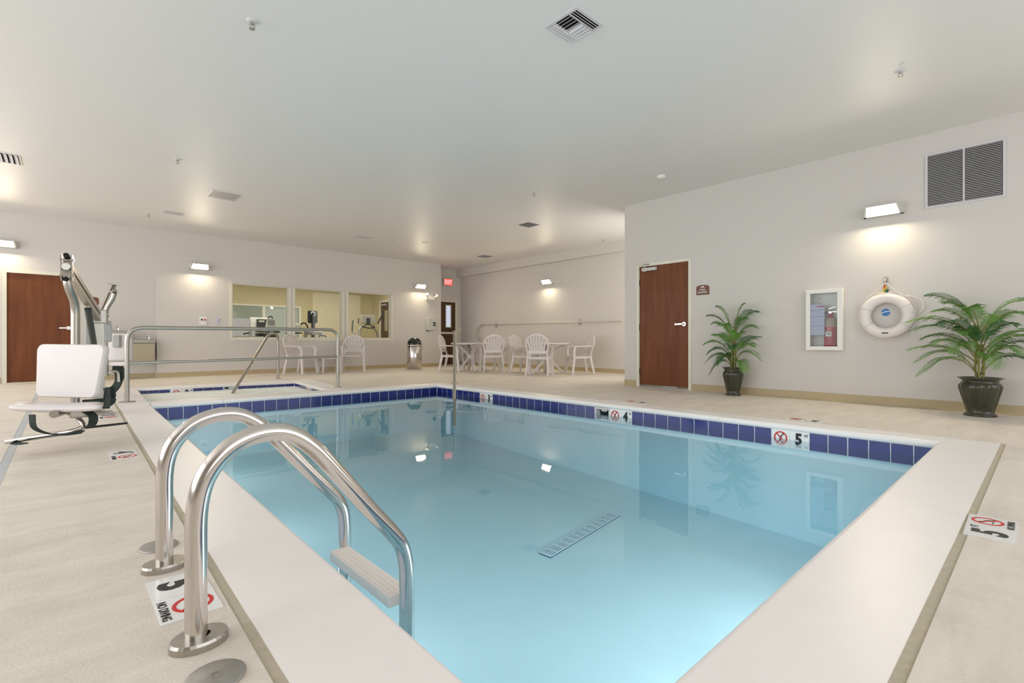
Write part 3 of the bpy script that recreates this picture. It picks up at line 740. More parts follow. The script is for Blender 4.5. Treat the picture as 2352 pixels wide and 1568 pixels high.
# brown door behind the lifts
w = structure('door_2', 'reddish brown door behind the pool lifts', (-.715, YLEFT, 0), 0)
B().lohi((.006, .015, .015), (.915, .055, 1.972), bev=.002).build('door_leaf', M['wood'], w)
for x0, x1, z0, z1 in ((-.05, .006, 0, 2.03), (.915, .97, 0, 2.03), (.006, .915, 1.972, 2.03)): B().lohi((x0, -.012, z0), (x1, .07, z1), bev=.003).build('door_frame', M['trim'], w)
lever(w, .82, 1.0, -1, .015)
B().lohi((0, .0, 0), (.92, .09, .012)).build('threshold', M['trim'], w)
tag(B().lohi((-.9, YLEFT+.12, 0), (.4, YLEFT+.14, 2.1)).build('wall_behind_door', M['wall']), 'wall closing off the room behind the brown door', None, None, 'structure')
# exit door
w = structure('door_3', 'dark brown exit door with narrow glass pane and push bar', (8.50, YEX, 0), 0)
lf = B(); lf.lohi((.005, .02, .012), (.885, .06, 1.20)).lohi((.005, .02, 1.90), (.885, .06, 2.0)).lohi((.005, .02, 1.20), (.52, .06, 1.90)).lohi((.72, .02, 1.20), (.885, .06, 1.90))
lf.build('door_leaf', M['wooddark'], w)
for x0, x1, z0, z1 in ((.885, .965, 0, 2.06), (-.03, .005, 0, 2.06), (.005, .885, 2.0, 2.06)): B().lohi((x0, -.012, z0), (x1, .07, z1), bev=.003).build('door_frame', M['trim'], w)
pf = B(); pf.lohi((.50, .005, 1.18), (.53, .02, 1.92)).lohi((.71, .005, 1.18), (.74, .02, 1.92)).lohi((.53, .005, 1.18), (.71, .02, 1.21)).lohi((.53, .005, 1.89), (.71, .02, 1.92)); pfo = pf.build('pane_frame', mat('beige_pane_frame', rgb(176, 166, 134), .5), w)
B().lohi((.52, .035, 1.20), (.72, .041, 1.90)).build('pane', M['glow_pane'], pfo)
B().lohi((.08, -.06, .98), (.87, -.015, 1.05), bev=.008).lohi((.79, -.05, .93), (.86, .02, 1.10), bev=.006).build('push_bar', M['lightgrey'], w)
B().lohi((0, .0, 0), (.89, .09, .012)).build('threshold', M['trim'], w)
tag(B().lohi((8.4, YEX+.12, 0), (9.6, YEX+.14, 2.2)).build('wall_outside_exit', M['wall']), 'outer wall behind the exit door', None, None, 'structure')

# ------------------------------------------------------------------ wall lamps
def sconce(loc, rz, label):
    t = thing('wall_lamp', label, 'wall lamp', loc, rz, 'wall lamps with bright slanted lenses')
    hb = B()
    hb.prism([(-.20, 0), (.20, 0), (.20, .115), (.185, .13), (-.185, .13), (-.20, .115)], -.022, 0, 'Y')       # back plate
    hb.prism([(-.19, -.02), (.19, -.02), (.178, -.088), (-.178, -.088)], 0, .012)                              # bottom plate
    top = [(-.19, -.02, .128), (.19, -.02, .128), (.155, -.176, .104), (-.155, -.176, .104)]
    low = [(x, y, z-.010) for x, y, z in top]
    hb.add(top+low, [(0, 1, 2, 3), (7, 6, 5, 4), (0, 4, 5, 1), (1, 5, 6, 2), (2, 6, 7, 3), (3, 7, 4, 0)])
    for sg in (-1, 1):
        a4 = [(sg*.19, -.02, .125), (sg*.155, -.176, .102), (sg*.178, -.088, .0), (sg*.19, -.02, .0)]
        i4 = [(x-sg*.020, y, z) for x, y, z in a4]
        hb.add(a4+i4, [(0, 1, 2, 3), (7, 6, 5, 4), (0, 4, 5, 1), (1, 5, 6, 2), (2, 6, 7, 3), (3, 7, 4, 0)])
    hb.build('housing', M['lightgrey'], t)
    ln = B()
    v = [(-.158, -.088, .010), (.158, -.088, .010), (.134, -.170, .094), (-.134, -.170, .094)]
    u = [(x, y+.010, z+.006) for x, y, z in v]
    ln.add(v+u, [(3, 2, 1, 0), (4, 5, 6, 7), (0, 1, 5, 4), (1, 2, 6, 5), (2, 3, 7, 6), (3, 0, 4, 7)])
    ln.build('lens', M['lens'], t)
    return t
sconce((XR, 1.305, 2.205), -PI/2, 'white wall lamp above the life ring and beside the wall grille')
sconce((2.19, YFAR, 2.29), 0, 'white wall lamp above the alarm button, beside the fitness windows')
sconce((7.65, YFAR, 2.28), 0, 'white wall lamp above the litter bin')
sconce((XBR, 9.0, 2.27), -PI/2, 'white wall lamp above the rescue pole and round tables')
sconce((-.76, YLEFT, 2.41), 0, 'white wall lamp above the brown door, cut by the frame')

# ------------------------------------------------------------------ right wall: sign, cabinet, ring, grille, palms
t = thing('equipment_sign', 'small brown arched wall sign reading POOL EQUIPMENT by the door', 'sign', (XR, 3.51, 1.445), -PI/2)
arch = [(-.10, 0), (.10, 0), (.10, .115)]+[(.10*math.cos(a), .115+.032*math.sin(a)) for a in [PI*k/10 for k in range(1, 10)]]+[(-.10, .115)]
B().prism(arch, -.008, 0, 'Y').build('plate', M['brownsign'], t)
B().prism([(-.035, .108), (.035, .108), (.018, .122), (0, .134), (-.018, .122)], -.010, -.008, 'Y').build('emblem', M['label_white'], t)
text('POOL', .034, t, (0, -.0095, .075), UP, M['label_white'], bold=.0006)
text('EQUIPMENT', .030, t, (0, -.0095, .037), UP, M['label_white'], bold=.0006, sx=.92)

t = thing('extinguisher_cabinet', 'white wall cabinet with glass door holding a red fire extinguisher', 'cabinet', (XR, 1.905, .635), -PI/2)
cab = B(); x0, x1, h = -.165, .165, .715
cab.lohi((x0-.0, -.05, .02), (x0+.012, .10, .02+h)).lohi((x1-.012, -.05, .02), (x1, .10, .02+h)).lohi((x0, -.05, .02), (x1, .10, .032)).lohi((x0, -.05, h+.008), (x1, .10, h+.02)).lohi((x0, .09, .02), (x1, .10, h+.02))
cab.build('box', M['label_white'], t)
fr = B(); X0, X1, Z0, Z1 = -.20, .20, 0, .765
for a, b2 in (((X0, Z0), (X1, Z0+.05)), ((X0, Z1-.05), (X1, Z1)), ((X0, Z0+.05), (X0+.05, Z1-.05)), ((X1-.055, Z0+.05), (X1, Z1-.05))):
    fr.lohi((a[0], -.075, a[1]), (b2[0], 0 if a[0] in (X0,) else 0, b2[1]), bev=.004)
fr.build('door_frame', M['label_white'], t)
B().lohi((X0+.05, -.062, .05), (X1-.055, -.058, .715)).build('glass_pane', M['glass'], t)
pp = B().lohi((-.155, -.056, .19), (.005, -.054, .58)).build('notice', M['paper'], t)
B().lohi((-.08, -.058, .545), (.0, -.0565, .556)).build('red_line', M['red'], pp)
for z in (.30, .42, .50): B().lohi((-.15, -.0575, z), (.0, -.0565, z+.004)).build('blue_line', M['blue'], pp)
for z in (.17, .65): B().disc((-.05 if z > .5 else -.15, -.057, z), .009, 'Y', .006, 12).build('screw', M['redpaint'], t)
t = thing('fire_extinguisher', 'red fire extinguisher standing inside the white wall cabinet', 'extinguisher', (XR+.02, 1.855, .668), -PI/2)
B().lathe([(.066, 0), (.07, .01), (.07, .29), (.064, .34), (.045, .375), (.024, .40), (.022, .43)], seg=24).build('cylinder', M['redpaint'], t)
B().lathe([(.071, .26), (.071, .30), (.066, .345), (.05, .373)], seg=24).build('band', mat('pale_instruction_band', rgb(190, 168, 150), .5), t)
lb = B(); lb.lohi((-.035, -.073, .14), (.03, -.071, .20)); lb.build('inspection_label', M['label_white'], t)
B().torus((0, -.074, .175), .012, .003, 'Y', 14, 6).build('label_mark', M['ink'], t)
B().lohi((-.02, -.02, .425), (.02, .02, .455), bev=.004).strip([(-.04, 0, .455), (.08, -.01, .445)], .02, .008, side=(0, 1, 0)).strip([(-.05, 0, .475), (.06, -.01, .51)], .02, .008, side=(0, 1, 0)).build('valve_handle', M['steel'], t)
B().tube(spline([(-.02, 0, .44), (-.07, -.01, .43), (-.10, -.02, .33), (-.09, -.03, .18)]), .009, 8).build('hose', M['black'], t)

t = thing('ring_hook', 'grey metal hook on the wall holding the life ring', 'hook', (XR, 1.285, 1.41), -PI/2)
B().lohi((-.02, -.012, 0), (.02, 0, .09), bev=.006).build('plate', M['dullsteel'], t)
B().tube(spline([(0, -.01, .06), (0, -.05, .05), (0, -.07, .02), (0, -.065, .0), (0, -.05, -.008)]), .009, 8).build('hook_arm', M['dullsteel'], t)
t = thing('life_ring', 'white ring buoy hanging by its rope from the wall hook', 'life ring', (XR-.066, 1.275, 1.045), -PI/2)
B().torus((0, 0, 0), .203, .060, 'Y', 56, 20).build('ring', M['ring'], t)
for k, a in enumerate((-.55, .50, 2.72, 3.75)):
    bnd = B().tube([(math.cos(a)*(.203+.0615*math.cos(q)), .0615*math.sin(q), math.sin(a)*(.203+.0615*math.cos(q))) for q in [2*PI*i/20 for i in range(21)]], .0026, 6, False)
    bnd.build('cord_loop', M['lightgrey'], t)
gr = B()
pts = []
for k in range(64):
    a = PI/2+2*PI*k/64; pts.append((math.cos(a)*(.264+.016*abs(math.sin(2*a))**.6), -.005, math.sin(a)*(.264+.022*abs(math.sin(2*a))**.6)))
gr.tube(pts, .003, 6, False); gr.build('grab_line', M['rope'], t)
B().tube(spline([(-.17, -.02, .22), (-.08, -.03, .30), (.005, -.045, .365), (.06, -.03, .31), (.15, -.02, .21)]), .006, 8).build('hanging_rope', M['rope'], t)
B().tube(spline([(.01, -.04, .365), (.12, -.01, .24), (.25, .02, .20), (.32, .03, .15), (.33, .03, .07), (.28, .04, .0)]), .0065, 8).build('throw_line', M['rope'], t)
B().lohi((-.03, -.067, -.208), (.03, -.058, -.196)).build('print', M['ink'], t)
rb = thing('rope_tag', 'yellow and green rope tag tied under the life ring hook', 'tag', (XR-.05, 1.285, 1.315), -PI/2)
B().prism([(-.04, -.045), (.03, -.045), (.012, .07), (-.01, .07)], -.008, .008, 'Y').build('pouch', M['yellow'], rb)
B().box((.015, -.012, .01), (.03, .012, .05), rot=Matrix.Rotation(.5, 3, 'Y')).build('green_flap', mat('green_nylon', rgb(50, 92, 80), .6), rb)
B().strip([(-.01, -.01, .05), (.0, -.02, .105)], .012, .012).build('orange_tie', mat('orange_cord', rgb(220, 90, 40), .6), rb)
t = thing('round_sticker', 'round blue and white sticker on the wall inside the life ring', 'sticker', (XR, 1.29, 1.085), -PI/2)
B().disc((0, -.001, 0), .043, 'Y', .002, 28).build('disc', M['blue'], t)
B().strip([(-.045, -.0025, -.012), (-.01, -.0025, .006), (.042, -.0025, .012)], .0015, .010, side=(0, 1, 0)).build('white_swoosh', M['label_white'], t)

t = thing('wall_grille', 'large two panel louvred return air grille high on the wall', 'grille', (XR, .615, 2.24), -PI/2)
b = B(); W2, H2 = .297, .56
b.lohi((-W2-.02, -.012, -.02), (W2+.02, 0, 0)).lohi((-W2-.02, -.012, H2), (W2+.02, 0, H2+.02)).lohi((-W2-.02, -.012, 0), (-W2, 0, H2)).lohi((W2, -.012, 0), (W2+.02, 0, H2)).lohi((-.007, -.014, 0), (.007, 0, H2))
b.build('frame', M['vent'], t)
B().lohi((-W2, -.002, 0), (W2, -.0005, H2)).build('dark_backing', M['void'], t)
lm = B().box((0, 0, 0), (W2-.008, .011, .0025), rot=Matrix.Rotation(.75, 3, 'X')).mesh('slat', M['vent'])
for s in (-1, 1):
    for k in range(31):
        o = bpy.data.objects.new('slat', lm); C.objects.link(o); o.parent = t; o.location = (s*(W2/2+.003), -.008, .009+k*(H2/31))

# palms
def frond(b_leaf, b_stem, base, tip, arch, width, nleaf, side_hint, droop=0.35, rseed=0):
    rnd = random.Random(rseed)
    base, tip = Vector(base), Vector(tip)
    d = tip-base; flat = Vector((d.x, d.y, 0))
    ctrl = base+Vector((d.x*.35, d.y*.35, max(d.z, 0.0)*.85+arch))
    def P(t): return base*(1-t)**2+ctrl*2*t*(1-t)+tip*t*t
    pts = [P(k/10) for k in range(11)]
    b_stem.tube(pts, [.0065*(1-.8*k/10) for k in range(11)], 5, False)
    for k in range(nleaf):
        t = .26+.74*k/(nleaf-1); p = P(t); tan = (P(min(1, t+.02))-P(t-.02)).normalized()
        sv = tan.cross(Vector((0, 0, 1)))
        if sv.length < .05: sv = Vector(side_hint)
        sv = (sv.normalized()*.7+Vector(side_hint)*.35*(1 if sv.dot(Vector(side_hint)) > 0 else -1)).normalized(); sv = (sv-tan*sv.dot(tan)).normalized()
        nrm = sv.cross(tan).normalized()
        if nrm.z < 0: nrm = -nrm
        L = width*(math.sin(PI*min(1, .18+.80*(t-.26)/.74))**.7)*rnd.uniform(.85, 1.1)
        for s in (-1, 1):
            di = (sv*s*.78+tan*(.55+.5*t)+nrm*.18).normalized()
            a = p; m1 = p+di*L*.5; e = p+di*L+Vector((0, 0, -droop*L*rnd.uniform(.5, 1.2)))
            wv = tan*.0070
            b_leaf.add([a-wv*.5, a+wv*.5, m1+wv*.75, e, m1-wv*.75], [(0, 1, 2, 4), (4, 2, 3)])
def palm(loc, label, pot_r, pot_h, tips, width, h_stem, potlab):
    t = thing('potted_palm', label, 'potted plant', loc, 0, 'potted palms against the wall')
    s = pot_r; H = pot_h
    prof = [(.70*s, 0), (.74*s, .02*H), (.68*s, .06*H), (.58*s, .09*H), (.62*s, .18*H), (.80*s, .5*H), (.92*s, .72*H), (.93*s, .78*H), (.86*s, .85*H), (.78*s, .89*H), (.80*s, .93*H), (.98*s, .985*H), (1.0*s, H), (.90*s, H), (.78*s, .93*H)]
    def flute(r, z, a): return r*(1+(.034*math.cos(14*a) if .12*H < z < .80*H else 0))
    po = B().lathe(prof, seg=84, fn=flute).build('pot', M['pot'], t)
    B().lathe([(.0001, .945*H), (.45*s, .945*H), (.80*s, .935*H)], seg=20).build('moss', M['soil'], t)
    st = B()
    for k in range(5):
        a = 2*PI*k/5+.4; x, y = .028*math.cos(a), .028*math.sin(a)
        st.tube(spline([(x, y, .92*H), (x*1.3, y*1.3, .92*H+h_stem*.5), (x*.8+.01, y*.8, .92*H+h_stem)]), .009, 7)
    st.build('stem', M['stem'], t)
    for i, (dx, dy, z, zb, ar) in enumerate(tips):
        lf = B(); sm_ = B()
        frond(lf, sm_, (0, dy*.03, .92*H+zb), (dx, dy, .92*H+z), ar, width*(.95+.25*random.random()), 30, (.25, 1, 0) if abs(dy) > abs(dx) else (0, 1, 0), rseed=i)
        o = lf.build('frond', M['leaf'] if i % 3 else M['leafdark'], t)
        sm_.build('rachis', M['stem'], o)
    return t
# screen right is -y
tips1 = [(.03, .38, .78, .42, .08), (-.08, .20, .90, .42, .05), (.0, -.15, .92, .42, .03), (-.10, -.36, .80, .40, .14), (.10, .31, .50, .22, .10), (-.08, .38, .37, .15, .16),
         (-.12, -.39, .47, .2, .06), (-.05, .39, .09, .05, .30), (-.05, -.38, .16, .08, .26), (-.12, .29, -.05, .02, .24), (-.16, -.25, .0, .02, .24), (-.28, .06, .62, .35, .12),
         (-.25, -.06, .30, .15, .18), (.12, -.10, .72, .35, .10), (.14, .12, .45, .2, .14), (-.30, .1, .12, .05, .26)]
palm((6.88, 2.965, 0), 'slim potted palm beside the equipment door in a dark green pot', .142, .385, [(a*.9, b, c-.02, d, e) for a, b, c, d, e in tips1+[(-.10, .26, .66, .34, .12), (.06, -.28, .60, .30, .12), (-.14, .30, .24, .10, .2), (-.1, -.33, .34, .14, .16), (-.2, -.16, .52, .26, .1), (-.16, .16, .10, .04, .22)]], .15, .30, '')
tips2 = [(-.05, .41, .88, .50, .06), (-.08, -.39, .76, .48, .14), (-.10, .57, .60, .36, .16), (-.22, .52, .50, .30, .20), (-.10, -.32, .64, .38, .16), (-.05, -.46, .48, .28, .10),
         (-.12, .44, .42, .22, .16), (.02, .58, .30, .16, .14), (-.16, -.36, .42, .18, .14), (-.02, -.45, .34, .16, .18), (-.12, .50, .17, .06, .30), (-.14, .48, .03, .04, .36), (-.08, -.39, .17, .06, .22),
         (.05, .28, .80, .48, .06), (-.30, .08, .72, .46, .10), (-.34, -.06, .44, .24, .16), (-.3, .2, .28, .12, .26), (.16, -.15, .62, .36, .1), (.15, .15, .5, .3, .12), (-.34, -.14, .14, .05, .3)]
palm((6.80, .468, 0), 'wide bushy potted palm under the wall grille in a dark green pot', .176, .385, [(a, b, c, d, e) for a, b, c, d, e in tips2+[(-.14, .34, .70, .40, .12), (-.12, -.26, .54, .28, .14), (-.2, .36, .36, .16, .18), (-.2, -.30, .28, .12, .2), (-.24, .28, .56, .3, .14), (-.22, .12, .46, .24, .16)]], .16, .36, '')

# ------------------------------------------------------------------ far wall items
t = thing('alarm_plate', 'white wall plate with one black and one red button', 'button plate', (2.27, YFAR, 1.10))
B().lohi((-.075, -.012, 0), (.065, 0, .17), bev=.003).build('plate', M['label_white'], t)
B().disc((-.03, -.018, .115), .018, 'Y', .016, 16).build('black_button', M['ink'], t)
B().disc((.028, -.018, .115), .021, 'Y', .016, 16).build('red_button', M['redpaint'], t)
t = thing('wall_outlet', 'pale lilac electrical outlet plate left of the windows', 'outlet', (2.56, YFAR, 1.145))
B().lohi((-.05, -.008, 0), (.05, 0, .125), bev=.003).build('plate', mat('lilac_plate', rgb(206, 204, 224), .4), t)
for z in (.04, .085): B().lohi((-.018, -.011, z-.014), (.018, -.008, z+.014), bev=.002).build('socket', mat('lilac_socket', rgb(160, 160, 190), .4) if z < .05 else M['greyplastic'], t)
t = thing('emergency_light', 'white emergency light with two tilted lamp heads above the timer box', 'emergency light', (8.03, YFAR, 1.97))
B().lohi((-.15, -.06, 0), (.13, 0, .09), bev=.01).build('battery_box', M['label_white'], t)
for x, dx in ((-.13, -.05), (.15, .06)):
    hd = B().tube([(x*.8, -.05, .08), (x, -.08, .11)], .012, 8).tube([(x, -.07, .09), (x+dx, -.13, .15)], [.03, .052], 14)
    h_ = hd.build('lamp_head', M['label_white'], t)
    B().tube([(x+dx*1.01, -.131, .151), (x+dx*1.06, -.134, .154)], .045, 14).build('lens', M['vent'], h_)
t = thing('timer_box', 'grey wall box with a black timer dial above the litter bin', 'control box', (8.04, YFAR, 1.06))
B().lohi((-.13, -.13, .02), (.14, 0, .36), bev=.012).build('box', M['lightgrey'], t)
B().lohi((.02, -.138, .14), (.11, -.13, .25), bev=.003).build('dial_window', M['ink'], t)
B().lohi((.045, -.142, .18), (.085, -.138, .21)).lohi((-.03, -.138, .18), (.01, -.13, .20)).build('dial_mark', M['label_white'], t)
B().disc((-.12, -.05, .0), .02, 'Z', .04, 12).build('cable_gland', M['darkplastic'], t)
t = thing('exit_sign', 'small lit red EXIT sign on the wall above the dark exit door', 'exit sign', (9.05, YEX, 2.51))
B().lohi((-.16, -.07, 0), (.17, 0, .23), bev=.006).build('housing', M['lightgrey'], t)
B().lohi((-.14, -.074, .015), (.16, -.07, .215)).build('lit_face', M['exitred'], t)
text('EXIT', .17, t, (.01, -.0755, .112), UP, M['exitletter'], bold=.003, sx=.78)
t = thing('light_switch', 'small pale switch plate beside the exit door', 'switch', (9.55, YEX, 1.10))
B().lohi((-.035, -.008, 0), (.035, 0, .115), bev=.003).build('plate', M['label_white'], t)
B().lohi((-.010, -.014, .04), (.010, -.008, .075), bev=.002).build('rocker', M['lightgrey'], t)
t = thing('door_sign', 'small brown room sign right of the door behind the pool lifts', 'sign', (.44, YLEFT, 1.46))
B().prism(arch, -.008, 0, 'Y').build('plate', M['brownsign'], t)
B().prism([(-.035, .108), (.035, .108), (.018, .122), (0, .134), (-.018, .122)], -.010, -.008, 'Y').build('emblem', M['label_white'], t)
B().lohi((-.07, -.0095, .03), (.07, -.008, .045)).build('print_line', M['label_white'], t)
# litter bin
t = thing('litter_bin', 'steel cylinder litter bin with dark green dome lid by the window wall', 'litter bin', (7.06, 11.62, 0), math.radians(-40))
B().lathe([(.19, 0), (.196, .01), (.196, .60), (.19, .61)], seg=40).build('body', M['steel'], t)
B().lathe([(.198, .62), (.202, .625), (.202, .655), (.196, .66)], seg=40).build('rim_band', M['steel'], t)
B().lathe([(.19, .605), (.19, .625)], seg=40).build('shadow_gap', M['void'], t)
B().lathe([(.194, .66), (.190, .70), (.172, .765), (.135, .815), (.07, .845), (.0001, .852)], seg=40).build('dome_lid', M['dome'], t)
B().box((0, -.165, .72), (.18, .03, .10), rot=Matrix.Rotation(.35, 3, 'X'), bev=.008).build('push_flap', M['black'], t)
# drinking fountains
def fountain(x, z, w, label):
    t = thing('drinking_fountain', label, 'drinking fountain', (x, YLEFT, z), 0, 'wall drinking fountains')
    B().lohi((-w/2, -.34, .02), (w/2, 0, .40), bev=.012).build('body', mat('bronze_steel', rgb(170, 158, 134), .4, .8, noise=.05, nscale=30), t)
    B().lohi((-w/2-.005, -.36, .40), (w/2+.005, 0, .47), bev=.015).build('basin', M['brushed'], t)
    B().lohi((-w/2+.0, -.363, .405), (w/2, -.36, .455)).build('push_bar', M['dullsteel'], t)
    for s in (-1, 1): B().lohi((s*(w/2-.07)-.035, -.37, .415), (s*(w/2-.07)+.035, -.363, .435), bev=.003).build('push_pad', M['greyplastic'], t)
    B().tube(round_path([(w/2-.09, -.25, .46), (w/2-.09, -.25, .54), (w/2-.12, -.26, .545)], .02), .018, 10).build('bubbler', M['steel'], t)
    B().lohi((w/2, -.30, .05), (w/2+.004, -.04, .36)).build('side_panel', M['darkplastic'], t)
fountain(1.17, .315, .46, 'lower wall drinking fountain behind the guard rail end')
fountain(.70, .49, .44, 'higher wall drinking fountain behind the far pool lift')

# ------------------------------------------------------------------ ceiling fittings
def ceil_thing(name, label, cat, x, y, rz=0, group=None): return thing(name, label, cat, (x, y, ZC), rz, group)
# four-way diffuser
t = ceil_thing('ceiling_diffuser', 'square ceiling diffuser with four way curved louvres nearest the camera', 'air vent', 2.765, 2.345, 0, 'ceiling air vents')
f = B(); s = .16
f.lohi((-s-.03, -s-.03, -.006), (s+.03, -s, 0)).lohi((-s-.03, s, -.006), (s+.03, s+.03, 0)).lohi((-s-.03, -s, -.006), (-s, s, 0)).lohi((s, -s, -.006), (s+.03, s, 0)); f.build('frame', M['vent'], t)
B().lohi((-s, -s, -.0015), (s, s, -.0005)).build('dark_backing', M['void'], t)
for a in (-.085, .085): B().lohi((-s, a-.004, -.012), (s, a+.004, -.001)).build('divider', M['vent'], t)
t.scale = (.80, .80, 1)
for y, sg in ((-.145, 1), (-.118, 1), (-.094, 1), (.094, -1), (.118, -1), (.145, -1)):
    B().box((0, y, -.010), (2*s, .026, .003), rot=Matrix.Rotation(sg*.6, 3, 'X')).build('slat', M['vent'], t)
for k in range(8):
    x = -.14+.04*k; sg = -1 if x < 0 else 1
    B().box((x, 0, -.010), (.034, .16, .003), rot=Matrix.Rotation(sg*.6, 3, 'Y')).build('slat', M['vent'], t)
def slot_vent(label, x, y, w, d, n, rz=0, along='y'):
    t = ceil_thing('ceiling_vent', label, 'air vent', x, y, rz, 'ceiling air vents')
    f = B(); f.lohi((-w/2-.02, -d/2-.02, -.006), (w/2+.02, -d/2, 0)).lohi((-w/2-.02, d/2, -.006), (w/2+.02, d/2+.02, 0)).lohi((-w/2-.02, -d/2, -.006), (-w/2, d/2, 0)).lohi((w/2, -d/2, -.006), (w/2+.02, d/2, 0)); f.build('frame', M['vent'], t)
    B().lohi((-w/2, -d/2, -.002), (w/2, d/2, -.0005)).build('dark_backing', M['void'], t)
    for k in range(n):
        if along == 'y': B().box((-w/2+w*(k+.5)/n, 0, -.009), (w/n*.78, d, .003), rot=Matrix.Rotation(.45, 3, 'Y')).build('slat', M['vent'], t)
        else: B().box((0, -d/2+d*(k+.5)/n, -.009), (w, d/n*.78, .003), rot=Matrix.Rotation(.45, 3, 'X')).build('slat', M['vent'], t)
slot_vent('slotted ceiling vent at the frame edge above the deck', -.56, 8.85, .34, .42, 7)
slot_vent('slotted ceiling vent nearest the fountain alcove', 1.49, 10.62, .27, .20, 10)
slot_vent('slotted ceiling vent above the two chairs by the windows', 4.92, 10.25, .30, .24, 8)
slot_vent('slotted ceiling vent above the nearer round table', 6.81, 6.95, .30, .30, 6, 0, 'x')
slot_vent('slotted ceiling vent above the farther round table', 8.45, 10.32, .30, .30, 6, 0, 'x')
t = ceil_thing('exhaust_panel', 'flat grey egg crate ceiling panel above the hot tub', 'air vent', 1.90, 8.80)
B().lohi((-.19, -.21, -.006), (.19, .21, 0)).build('grille_panel', M['vent_grey'], t)
f = B(); f.lohi((-.215, -.235, -.008), (.215, -.21, 0)).lohi((-.215, .21, -.008), (.215, .235, 0)).lohi((-.215, -.21, -.008), (-.19, .21, 0)).lohi((.19, -.21, -.008), (.215, .21, 0)); f.build('frame', M['vent'], t)
spr = None
for x, y, lab in ((1.014, 3.874, 'sprinkler head on the ceiling nearest the camera'), (5.268, .856, 'sprinkler head on the ceiling near the palm wall'), (1.087, 7.44, 'sprinkler head on the ceiling above the near end of the hot tub'),
                  (1.166, 10.98, 'sprinkler head on the ceiling by the fountain alcove'), (5.381, 5.375, 'sprinkler head on the ceiling above the pool corner'), (5.486, 9.888, 'sprinkler head on the ceiling before the window wall'),
                  (9.0, 6.78, 'sprinkler head on the ceiling by the soffit')):
    if spr is None:
        spr = ceil_thing('sprinkler_head', lab, 'sprinkler', x, y, 0, 'ceiling sprinkler heads')
        B().lathe([(.038, 0), (.038, -.004), (.022, -.010), (.016, -.010)], seg=18).build('escutcheon', M['vent'], spr)
        B().tube([(0, 0, -.008), (0, 0, -.030)], .009, 8).tube([(.012, 0, -.02), (.018, 0, -.04), (.0, 0, -.055)], .003, 6).tube([(-.012, 0, -.02), (-.018, 0, -.04), (0, 0, -.055)], .003, 6).build('frame_arms', M['dullsteel'], spr)
        B().disc((0, 0, -.057), .020, 'Z', .003, 14).build('deflector', M['dullsteel'], spr)
    else: dup(spr, (x, y, ZC), .4*x, lab)
for x, y, lab in ((6.17, 3.65, 'small white ceiling dome near the equipment door wall'), (6.24, 9.79, 'small white ceiling dome before the exit door')):
    t = ceil_thing('smoke_detector', lab, 'detector', x, y, 0, 'ceiling detectors')
    B().lathe([(.065, 0), (.065, -.012), (.05, -.03), (.0001, -.036)], seg=24).build('dome', M['label_white'], t)
    B().lathe([(.07, 0), (.07, -.006), (.065, -.006)], seg=24).build('base_ring', M['vent'], t)

# ------------------------------------------------------------------ rails
def flange(b, x, y, rx=.055, ry=.055, h=.022):
    vs = []; seg = 28
    for (k, z) in ((1, 0), (1, h*.7), (.94, h), (.38, h)):
        for i in range(seg):
            a = 2*PI*i/seg; vs.append((x+rx*k*math.cos(a), y+ry*k*math.sin(a), z))
    fs = []
    for q in range(3):
        for i in range(seg): fs.append((q*seg+i, q*seg+(i+1) % seg, (q+1)*seg+(i+1) % seg, (q+1)*seg+i))
    b.add(vs, fs, False); return b
# pool ladder with two hand rails
t = thing('pool_ladder', 'polished steel pool ladder with two arched hand rails and white steps', 'ladder', (.245, 1.69, 0)); LOff = tuple(t.location)
prof1 = [(.245, -.02), (.245, .20), (.246, .321), (.262, .400), (.300, .457), (.350, .490), (.410, .502), (.469, .489), (.533, .439), (.614, .340), (.704, .226), (.777, .137), (.812, .085), (.829, .02), (.832, -.07), (.832, -.30), (.832, -.95)]
for y, dx in ((1.417, 0.0), (1.966, .006)):
    k = 1.0 if dx == 0 else 1.045
    pts = [(.245+dx+(x-.245)*k, y, z if z < 0 else z*(1.0 if dx == 0 else .975)) for x, z in prof1]
    B(LOff).tube(spline(pts, 5), .0245, 20).build('hand_rail', M['steel'], t)
    flange(B(LOff), .252, y, .064, .050, .022).build('flange', M['brushed'], t)
for z in (-.092, -.37, -.65):
    st = B(LOff); st.lohi((.792, 1.462, z-.04), (.872, 1.945, z), bev=.006); so = st.build('step', M['ring'], t)
    for k in range(4): B(LOff).lohi((.800+.018*k, 1.475, z), (.807+.018*k, 1.93, z+.0015)).build('tread_rib', M['ring'], so)
# hot tub guard rail
GRX0, GRX1, GRY = .596, 3.31, 7.66
t = thing('guard_rail', 'two bar steel guard rail standing between pool and hot tub', 'rail', (GRX0, GRY, 0)); GO = tuple(t.location)
top = round_path([(GRX0, GRY-.04, 0), (GRX0, GRY-.04, .915), (GRX1, GRY+.13, .935), (GRX1, GRY+.13, 0)], .17, 8)
B(GO).tube(top, .026, 14).build('top_rail', M['brushed'], t)
B(GO).tube([(GRX0, GRY-.04, .48), (GRX1, GRY+.13, .50)], .020, 12).build('mid_rail', M['brushed'], t)
flange(B(GO), GRX0, GRY-.04, .085, .06, .014).build('flange', M['brushed'], t)
flange(B(GO), GRX1, GRY+.13, .06, .05, .012).build('flange', M['brushed'], t)
